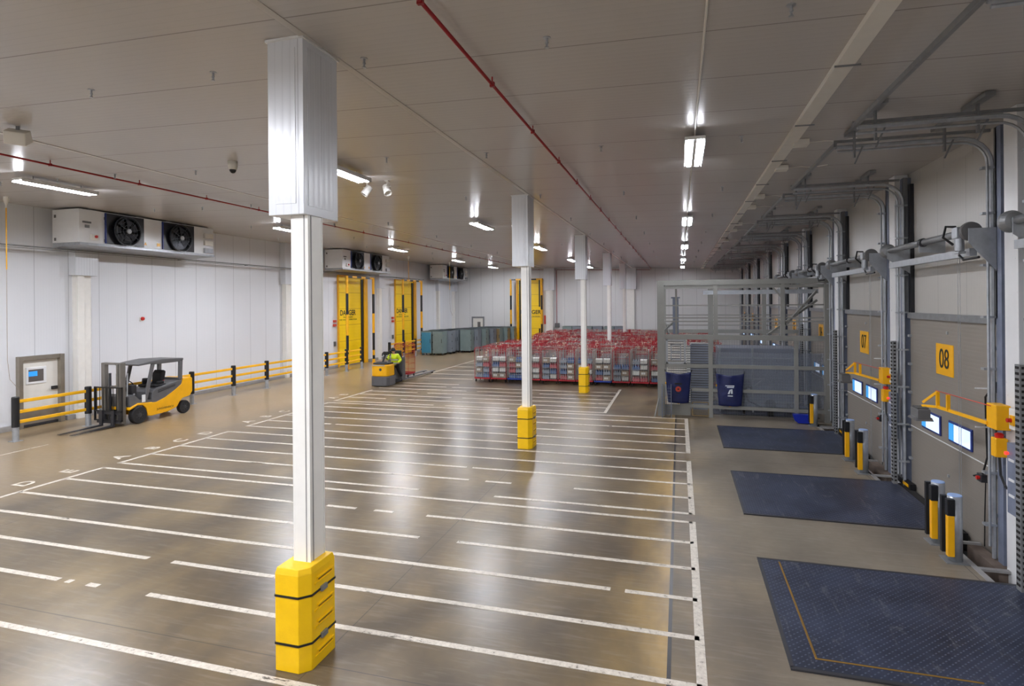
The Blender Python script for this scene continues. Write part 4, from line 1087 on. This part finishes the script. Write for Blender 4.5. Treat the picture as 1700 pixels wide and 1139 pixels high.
# pillars between doors: white insulated pilaster, perforated guard post, control boxes
for k, c in zip(range(-2, 7), DC):
    y_ = c + 2.42; 
    nb = which[k].replace('over ', '')
    o = MB().box(4.62, XR-.02, y_-.16, y_+.2, -.35 if k < 2 else 0, ZC(4.8)).build('dock_pilaster', 'casing', bevel=.006)
    tag(o, 'white boxed pilaster on the far side of ' + nb, 'pilaster', 'white pilasters between the dock doors')
    g = MB(); g.box(4.42, 4.5, y_-.6, y_-.48, 0, 3.1, 0)
    for i in range(38): g.box(4.413, 4.42, y_-.58, y_-.5, .08+i*.08, .115+i*.08, 1).box(4.44, 4.48, y_-.607, y_-.6, .08+i*.08, .115+i*.08, 1)
    o = g.build('perforated_post', ['galv_dark', 'hole_shade']); tag(o, 'grey perforated steel post beside ' + nb, 'steel post', 'perforated posts between the dock doors')
    if k in (-1, 0, 1):
        yy = c-1.98 if k == 0 else c - 1.98
    if k in (0, 1):
        t = thing('control_panel', 'dark grey tall control cabinet with emergency stop beside ' + nb, 'control panel', (4.5, c-2.62, 0), 0, 'dock door control panels')
        MB().box(-.02, .1, -.2, .06, .95, 1.95).build('cabinet_body', 'galv_blue', t, bevel=.01)
        for z in (1.2, 1.42, 1.7): MB().box(-.03, -.02, -.14, .0, z, z+.035).build('label_strip', 'casing', t)
        MB().lathe([(.025,-.04),(.025,-.02),(.02,0)], (-.02,.02,1.8), 'x', 12).build('red_button', 'led_red', t)
        b = MB().box(-.02, .08, -.2, .0, 2.15, 2.45).build('isolator_box', 'off_white', t, bevel=.01)
        MB().box(-.04, -.02, -.16, -.06, 2.22, 2.36, 0).lathe([(.03,-.07),(.03,-.03),(.03,-.02)], (-.02,-.1,2.29), 'x', 12, 1).build('rotary_switch', ['yellow_paint', 'red'], b)
        t = thing('pendant_control', 'yellow pendant box with red emergency button beside ' + nb, 'control box', (4.5, c-2.32, 1.82), 0, 'yellow pendant boxes by the dock doors')
        MB().box(-.08, .08, -.07, .07, -.14, .14).build('box', 'yellow_paint', t, bevel=.015)
        MB().lathe([(.05,.14),(.06,.19),(.03,.21)], seg=14).build('emergency_button', 'red', t)
        MB().tube([(0,0,-.14),(0,-.03,-.4),(.02,-.12,-.55),(.06,-.28,-.6)], .018, 6).build('cable', 'black', t)
        t = thing('dock_lamp_arm', 'yellow folding arm carrying a grey lamp head in front of ' + nb, 'dock light', (4.5, c-2.32, 2.29), 0, 'yellow dock lamp arms')
        MB().box(-.1, .08, -.14, .14, -.2, .16).build('wall_box', 'yellow_paint', t, bevel=.01)
        MB().bar((-.1,.1,-.14), (-.25,1.42,-.14), .035, .05).build('lower_arm', 'yellow_paint', t)
        MB().bar((-.22,1.1,-.14),(-.22,1.1,.12),.04,.05).build('bracket', 'yellow_paint', t)
        a = MB().bar((-.25,1.42,-.16), (-.25,1.42,.12), .04, .05).bar((-.25,1.42,.12),(-.4,1.62,-.1),.03,.04).bar((-.25,1.42,-.14),(-.4,1.66,-.16),.03,.04)
        a.build('bracket', 'yellow_paint', t)
        MB().tube([(-.1,0,.13),(-.25,1.5,.13)], .008, 5).build('arm_cable', 'orange', t)
        l_ = MB().box(-.54,-.34,1.46,1.78,-.38,-.2).prism([(1.42,-.4),(1.82,-.4),(1.74,-.35),(1.5,-.35)], 'x', -.58, -.3)
        for q in range(4): l_.box(-.53,-.35,1.5+q*.07,1.52+q*.07,-.2,-.17)
        l_.build('lamp_head', 'mid_grey', t, bevel=.01)
        t = thing('hanging_cable', 'thin black cable with small red switch hanging down near edge of ' + nb, 'cable', (XP-.05, c-1.62, 0), 0, 'black door cables')
        MB().tube([(-.05,-.1,2.55),(-.06,0,2.45),(-.04,.0,1.5),(-.06,.1,1.2),(-.1,.3,1.12)], .015, 6).tube([(-.02,.1,1.15),(-.02,.14,.5),(0,.2,.02)], .009, 5).build('cord', 'black', t)
        MB().box(-.1,-.02,.05,.2,1.08,1.2,0).lathe([(.03,-.14),(.03,-.1),(.02,-.1)], (0,.12,1.14), 'x', 10, 1).build('switch', ['charcoal', 'red'], t)
        for zz in (2.55, 1.95): MB().box(-.02,.1,-.28,-.12,zz,zz+.16).box(-.28,-.02,-.21,-.19,zz+.05,zz+.07,1).build('sensor', ['charcoal', 'casing'], t)

# dock levellers (black-blue tread plates) with yellow edge line
plab = {0:'large dark blue tread plate ramp in the near right corner', 1:'dark blue tread plate ramp, second from the camera, in front of door 08', 2:'dark blue tread plate ramp in front of door 07, before the grey enclosure', 3:'dark tread plate ramp under the grey enclosure'}
for i, (a, b) in enumerate(PL[:4]):
    t = thing('dock_leveller', plab[i], 'dock leveller', (0, 0, 0), 0, 'dark tread plate dock levellers')
    MB().box(1.17, 4.52, a+.02, b-.02, .0, .018).build('deck_plate', 'plate', t)
    m = MB().box(1.13, 1.17, a, b, 0, .02).box(1.13, 4.52, a-.03, a+.02, 0, .02).box(1.13, 4.52, b-.02, b+.03, 0, .02).build('edge_frame', 'charcoal', t)
    if i == 0: MB().box(1.42, 1.445, a+.25, b-.06, .018, .021).box(1.42, 3.0, a+.22, a+.245, .018, .021).build('yellow_edge_line', 'slot_shade_and_line', t)
    if i < 3:
        MB().box(4.22, 4.7, a, b, -.32, 0).build('pit_shade_block', 'hole_shade', t)  # dark block paints the shadowed gap between plate and door
        MB().box(4.62, 4.72, b-.5, b+.3, .0, .12, 0).box(4.61, 4.62, b-.4, b-.1, .03, .09, 1).build('bumper', ['black', 'yellow_paint'], t)
# pit edge frames between plates
for i, (a, b) in enumerate(((9.68, 11.57), (14.47, 16.68), (19.6, 20.7))):
    e = MB().box(4.16, 4.24, a, b, 0, .015).box(4.24, 4.7, b-.42, b-.36, -.02, .015).box(4.24,4.7,a+.42,a+.5,-.02,.015).box(4.5,4.7,a+.5,b-.42,-.3,-.02,1)
    o = e.build('pit_frame', ['kerb', 'brick']); tag(o, 'pale steel edged pit beside the dock doors, %s from the camera' % ORD[i], 'pit frame', 'pit frames between the dock ramps')

# bollards
BL = [((4.02,10.35), 'galvanised bollard with yellow and black guards, right one of the nearest pair'), ((4.06,11.05), 'galvanised bollard with yellow and black guards, left one of the nearest pair'),
      ((4.06,15.05), 'galvanised bollard with yellow guard, right one of the middle pair near door 07'), ((4.08,16.2), 'galvanised bollard with yellow guard, left one of the middle pair near door 07'),
      ((4.1,20.3), 'single galvanised bollard with yellow guard beside the blue box and grey enclosure')]
for i, ((x, y_), lab) in enumerate(BL):
    t = thing('bollard', lab, 'bollard', (x, y_, 0), 0, 'galvanised bollards by the dock doors')
    MB().cyl((0,0,0), (0,0,1.0), .095, 22).build('steel_tube', 'galv', t, smooth=True)
    MB().lathe([(.097,1.0),(.09,1.012),(.01,1.014)], seg=22).build('cap', 'cap_blue', t)
    MB().box(-.16,.14,-.15,.15,0,.015).build('base_plate', 'galv_dark', t)
    MB().box(-.14,-.05,-.13,-.04,.1,.72).build('yellow_strip', 'yellow_paint', t, bevel=.008) 
    MB().box(-.148,-.045,-.138,-.04,.72,.97).build('top_strip', 'black', t, bevel=.008)
    MB().box(-.15,-.06,.06,.13,.1,.97).build('side_strip', 'black', t, bevel=.005)

# ------------------------------------------------------------------ grey steel enclosure
EX0, EX1, EY0, EY1, EH = -.74, 4.62, 20.95, 25.3, 4.72
t = thing('lift_enclosure', 'tall grey steel framed mesh enclosure standing in front of the dock doors', 'enclosure', (0, EY0, 0))
DY = EY1-EY0
def post(x, y_, w, z0=0, z1=EH, n='post'): MB().box(x-w/2, x+w/2, y_-w/2, y_+w/2, z0, z1).build(n, 'grey_paint', t)
post(EX0+.12, 0, .24); post(EX1-.0, 0, .16); post(EX0+.1, DY, .2); post(EX1, DY, .16)
post(1.2, 0, .13, 2.75, EH-.1); post(3.3, 0, .13, 2.75, EH-.1); post(1.02, 0, .13, .0, 2.75); post(3.7, 0, .12, .0, 2.75)
post(1.25, DY, .2, 0, EH-.1); post(3.3, DY, .16, 0, EH-.1)
post(-.1, .1, .07, 2.75, EH-.1)
def beam(p, q, w, h, n='beam'): MB().bar(p, q, w, h).build(n, 'grey_paint', t)
beam((EX0,0,EH-.08), (EX1,0,EH-.08), .14, .17); beam((EX0,0,EH-.24), (EX1,0,EH-.24), .1, .1)
beam((EX0,DY,EH-.1), (EX1,DY,EH-.1), .14, .17); beam((EX0+.1,0,EH-.1), (EX0+.1,DY,EH-.1), .14, .17); beam((EX1,0,EH-.1), (EX1,DY,EH-.1), .14, .17)
beam((EX0,0,2.76), (EX1,0,2.74), .14, .17); beam((EX0+.1,0,2.75), (EX0+.1,DY,2.75), .12, .15); beam((EX0,DY,2.75), (EX1,DY,2.75), .12, .15)
beam((EX0,0,1.76), (EX1,0,1.76), .08, .12); beam((.4,0,.94), (EX1,0,.94), .08, .1); beam((.2,0,.38), (EX1,0,.34), .08, .11)
for z in (3.42, 3.3, 3.85): beam((EX0,0,z), (EX1,0,z), .04, .045, 'guard_rail')
for z in (3.42, 3.0): beam((EX0,DY,z), (EX1,DY,z), .04, .045, 'guard_rail')
beam((2.9,.3,2.85), (EX1-.1,.9,4.0), .07, .07, 'brace'); beam((3.4,.0,3.2), (EX1-.2,.5,4.3), .07, .07, 'brace')
beam((EX0+.1,.1,2.85), (-.1,.6,3.35), .05, .05, 'brace'); beam((-.35,.15,2.85),(EX0+.15,.8,3.5),.05,.05,'brace'); beam((3.0,.0,4.45),(3.28,0,4.1),.05,.05,'brace')
beam((EX0-.1,-.3,0.0), (EX0+.1,-.02,.9), .03, .03, 'brace')
wm = MB()
for i in range(66):
    x = EX0+.3+i*.08
    if x < EX1-.05: wm.box(x-.002, x+.002, .03, .034, .05, 2.68)
for i in range(26): wm.box(EX0+.2, EX1-.08, .028, .032, .1+i*.1-.002, .1+i*.1+.002)
wm.build('mesh_panel', 'galv_dark', t)
MB().box(1.1, EX1-.1, .05, .055, .42, 2.25).build('polycarbonate_panel', 'polycarb', t)
wm = MB()
for i in range(48):
    y_ = .1+i*.09
    wm.box(EX0+.08, EX0+.084, y_-.002, y_+.002, .05, 2.68)
for i in range(20): wm.box(EX0+.078, EX0+.082, .1, DY-.1, .1+i*.13-.002, .1+i*.13+.002)
wm.build('mesh_panel', 'galv_dark', t)
dr = MB(); 
for a, b in (((-.42,0),(-.42,1)), ((.18,0),(.18,1))): dr.box(a[0]-.03, a[0]+.03, -.02, .04, 1.82, 2.66)
dr.box(-.45,.2,-.02,.04,2.62,2.68).box(-.45,.2,-.02,.04,1.82,1.88).box(-.28,.05,-.02,.03,2.2,2.25).box(-.3,-.26,-.02,.03,1.95,2.5).box(.02,.06,-.02,.03,1.95,2.5).box(-.3,.06,-.02,.03,2.46,2.5).box(-.3,.06,-.02,.03,1.95,1.99)
dr.build('hatch_frame', 'galv', t)
MB().box(-.62, .35, -.0, .05, .04, .4).box(.0,.4,-.01,.03,.38,.48).build('kick_panel', 'grey_paint', t)
MB().box(-.22,-.02,.2,.4,2.85,4.15).box(-.27,.03,.15,.45,4.1,4.15).build('stub_post', 'galv_blue', t)
MB().bar((.85,.6,4.3),(4.5,.6,4.3),.06,.14).bar((.85,.9,4.3),(4.5,.9,4.3),.06,.14).bar((.85,.55,4.3),(.85,.95,4.3),.06,.14).build('hoist_rail', 'galv', t)
# red and orange small frame
rf = MB()
for a, b in (((.42,.05,.04),(.42,.05,.5)),((.95,.05,.04),(.95,.05,.5)),((.42,.05,.5),(.95,.05,.5)),((.42,.05,.04),(.95,.05,.04))): rf.bar(a, b, .035)
rf.build('low_gate', 'ochre', t)

# inside the enclosure
def tray_stack(x, y_, h, lab, m1='milk'):
    p = MB(); n = int(h/.09)
    for i in range(n):
        p.box(-.36,.36,-.3,.3,i*.09,i*.09+.06,0); p.box(-.33,.33,-.27,.27,i*.09+.06,i*.09+.09,1)
    o = p.build('tray_stack', [m1, 'mid_grey'], loc=(x, y_, 0)); tag(o, lab, 'tray stack', 'stacks of trays inside the enclosure')
tray_stack(-.1, 22.6, 2.7, 'tall stack of pale trays at the left inside the grey enclosure', 'off_white')
tray_stack(.75, 22.7, 2.5, 'tall stack of bluish trays second from the left in the grey enclosure', 'curtain')
tray_stack(.3, 23.7, 2.3, 'stack of trays standing at the back of the grey enclosure', 'milk')
t = thing('sheeted_hoist', 'large grey blue sheeted hoist body on legs inside the grey enclosure', 'hoist', (2.7, 22.9, 0))
MB().box(-1.35,1.35,-.7,.9,.42,2.3).build('sheeted_body', 'curtain', t, bevel=.02)
fr = MB()
for x in (-1.3,-.2,1.2): fr.box(x-.03,x+.03,-.75,-.7,0,2.3)
fr.bar((-1.3,-.73,1.2),(.2,-.73,1.2),.04).bar((-.8,-.73,.45),(.1,-.73,1.15),.04).bar((-1.35,-.73,.4),(1.35,-.73,.4),.06).bar((-1.35,-.73,1.95),(1.35,-.73,1.95),.04)
fr.build('front_frame', 'galv', t)
for x in (-1.2, 1.2):
    for y_ in (-.6, .8): MB().box(x-.05,x+.05,y_-.05,y_+.05,0,.42).build('leg', 'galv_dark', t)
o = MB().tube([(2.15,21.7,.05),(2.15,21.7,.8),(2.25,21.7,1.0),(2.4,21.7,.98),(2.42,21.7,.8)], .05, 10).tube([(2.18,21.72,.9),(2.3,21.7,.5),(2.7,21.7,.3),(3.9,21.7,.25)], .03, 8).build('black_hose', 'rubber', smooth=True)
tag(o, 'thick black hose looping up inside the grey enclosure', 'hose')
o = MB().lathe([(.06,-.05),(.17,-.05),(.17,-.03),(.1,-.02),(.1,.02),(.17,.03),(.17,.05),(.06,.05)], (3.0,21.6,.42), 'y', 20).box(2.9,3.1,21.55,21.65,0,.34).build('cable_reel', 'black')
tag(o, 'small black cable reel at the foot of the hoist', 'cable reel')
# pallet gate orange piece behind
o = MB()
for x in (4.0, 4.15, 4.35): o.box(x-.015,x+.015,24.9,24.93,.9,1.5)
for z in (1.0, 1.45): o.bar((3.95,24.9,z+.1),(4.45,24.9,z-.1),.03)
tag(o.build('orange_gate', 'orange'), 'small orange wire gate behind the grey hoist', 'gate')

# sacks hanging on the enclosure
def sack(x0, x1, z0, z1, label, logo):
    t = thing('hanging_sack', label, 'sack', (0, EY0-.13, 0), 0, 'navy sacks hung on the grey enclosure')
    nx, nz = 12, 14; vs = []; fs = []
    for j in range(nz+1):
        v = j/nz
        for i in range(nx+1):
            u = i/nx; ins = .1*(1-v)**1.0 * (x1-x0)*1.1
            x = x0+ins + (x1-x0-2*ins)*u
            z = z0 + (z1-z0)*v - .07*math.sin(PI*u)*v**3 - .02*math.sin(PI*u)*(1-v)
            y_ = -.05*math.sin(PI*u)*(1-.3*v) - .012*math.sin(9*u+3*v)*(1) - .02*math.cos(14*(u-.5)*(v))*v
            vs.append((x, y_, z))
    for j in range(nz):
        for i in range(nx):
            a = j*(nx+1)+i; fs.append((a, a+1, a+nx+2, a+nx+1))
    m = MB().add(vs, fs); o = m.build('bag_cloth', 'navy', t, smooth=True)
    so = o.modifiers.new('thick', 'SOLIDIFY'); so.thickness = .03; so.offset = 1
    s = MB().bar((x0,0,z1-.0),(x0-.02,.09,z1+.06),.03).bar((x1,0,z1),(x1+.02,.09,z1+.06),.03); s.build('corner_tie', 'black', t)
    h = MB().lathe([(.02,-.02),(.05,0),(.02,.02)], (x0+.02,.02,(z0+z1)/2+.12), 'x', 12).lathe([(.02,-.02),(.05,0),(.02,.02)], ((x0+x1)/2,.0,z0-.03), 'z', 12)
    h.build('yellow_tag', 'yellow_paint', t)
    cx, cz = (x0+x1)/2, (z0+z1)/2
    if logo == 'ring':
        MB().lathe([(.06,-.102),(.095,-.102),(.095,-.095),(.06,-.095)], (cx,0,cz-.06), 'y', 20).build('round_emblem', 'orange', t)
        MB().lathe([(.03,-.104),(.005,-.106)], (cx,0,cz-.06), 'y', 8).build('emblem_centre', 'black_print', t)
        MB().box(cx-.12,cx+.12,-.1,-.095,cz+.1,cz+.15).build('dark_print', 'black_print', t); MB().box(cx-.07,cx+.07,-.1,-.095,cz-.21,cz-.19).build('dark_print', 'black_print', t)
    else:
        p = MB().box(cx-.15,cx+.13,-.1,-.095,cz+.12,cz+.15).box(cx-.1,cx+.12,-.1,-.095,cz+.07,cz+.1).box(cx-.08,cx+.08,-.1,-.095,cz-.22,cz-.19)
        p.prism([(cx-.08,cz-.14),(cx-.02,cz-.14),(cx+.03,cz+.02),(cx-.02,cz+.0)], 'y', -.1, -.095).prism([(cx+.02,cz-.13),(cx+.08,cz-.13),(cx+.07,cz+.03),(cx+.03,cz+.02)], 'y', -.1, -.095)
        p.build('white_print', 'white_print', t)
sack(-.48, .38, .5, 1.56, 'navy sack with round orange emblem hung at the left of the enclosure', 'ring')
sack(1.18, 2.08, .46, 1.54, 'navy sack with white print hung right of the other sack', 'text')
o = MB().prism([(3.52,.3),(3.58,.1),(3.68,.02),(4.0,.02),(4.02,.3)], 'y', 20.5, 20.72).build('plastic_bin', 'blue_box', bevel=.01)
tag(o, 'small blue plastic bin on the floor beside the single bollard', 'bin')
w = MB()
for i in range(5): w.box(-.58+i*.07, -.572+i*.07, 20.62, 20.63, .05, 1.1)
for i in range(10): w.box(-.6, -.28, 20.62, 20.63, .1+i*.1, .107+i*.1)
w.box(-.6,-.575,20.5,20.75,.0,1.12).box(-.3,-.275,20.5,20.75,0,1.12)
tag(w.build('folded_wire_rack', 'galv_blue'), 'narrow blue grey wire rack leaning at the left end of the enclosure', 'wire rack')

# ------------------------------------------------------------------ world and camera
wd = bpy.data.worlds.new('World'); bpy.context.scene.world = wd; wd.use_nodes = True
bg = wd.node_tree.nodes['Background']; bg.inputs[0].default_value = (.9, .93, 1, 1); bg.inputs[1].default_value = .3

F, CYp, ROLL, YAW = 959.4, 502.5, .0083, .2814
cam = bpy.data.cameras.new('Camera'); co = bpy.data.objects.new('Camera', cam); COL.objects.link(co)
cam.sensor_width = 36; cam.lens = 36*F/1700; cam.shift_y = -(569.5-CYp)/1700; cam.clip_end = 200
r0 = Vector((math.cos(YAW), math.sin(YAW), 0)); fw = Vector((-math.sin(YAW), math.cos(YAW), 0)); up = Vector((0,0,1))
eu = r0*math.cos(ROLL) - up*math.sin(ROLL); ev = r0*math.sin(ROLL) + up*math.cos(ROLL)
mx = Matrix((eu, ev, -fw)).transposed().to_4x4(); mx.translation = Vector((0,0,4.0))
co.matrix_world = mx
sc = bpy.context.scene; sc.camera = co
sc.view_settings.view_transform = 'Standard'; sc.view_settings.look = 'None'; sc.view_settings.exposure = 0.0; sc.view_settings.gamma = 1.0
sc.cycles.use_denoising = True
sc.cycles.max_bounces = 8; sc.cycles.diffuse_bounces = 4; sc.cycles.glossy_bounces = 4; sc.cycles.transparent_max_bounces = 24
sc.cycles.sample_clamp_indirect = 6
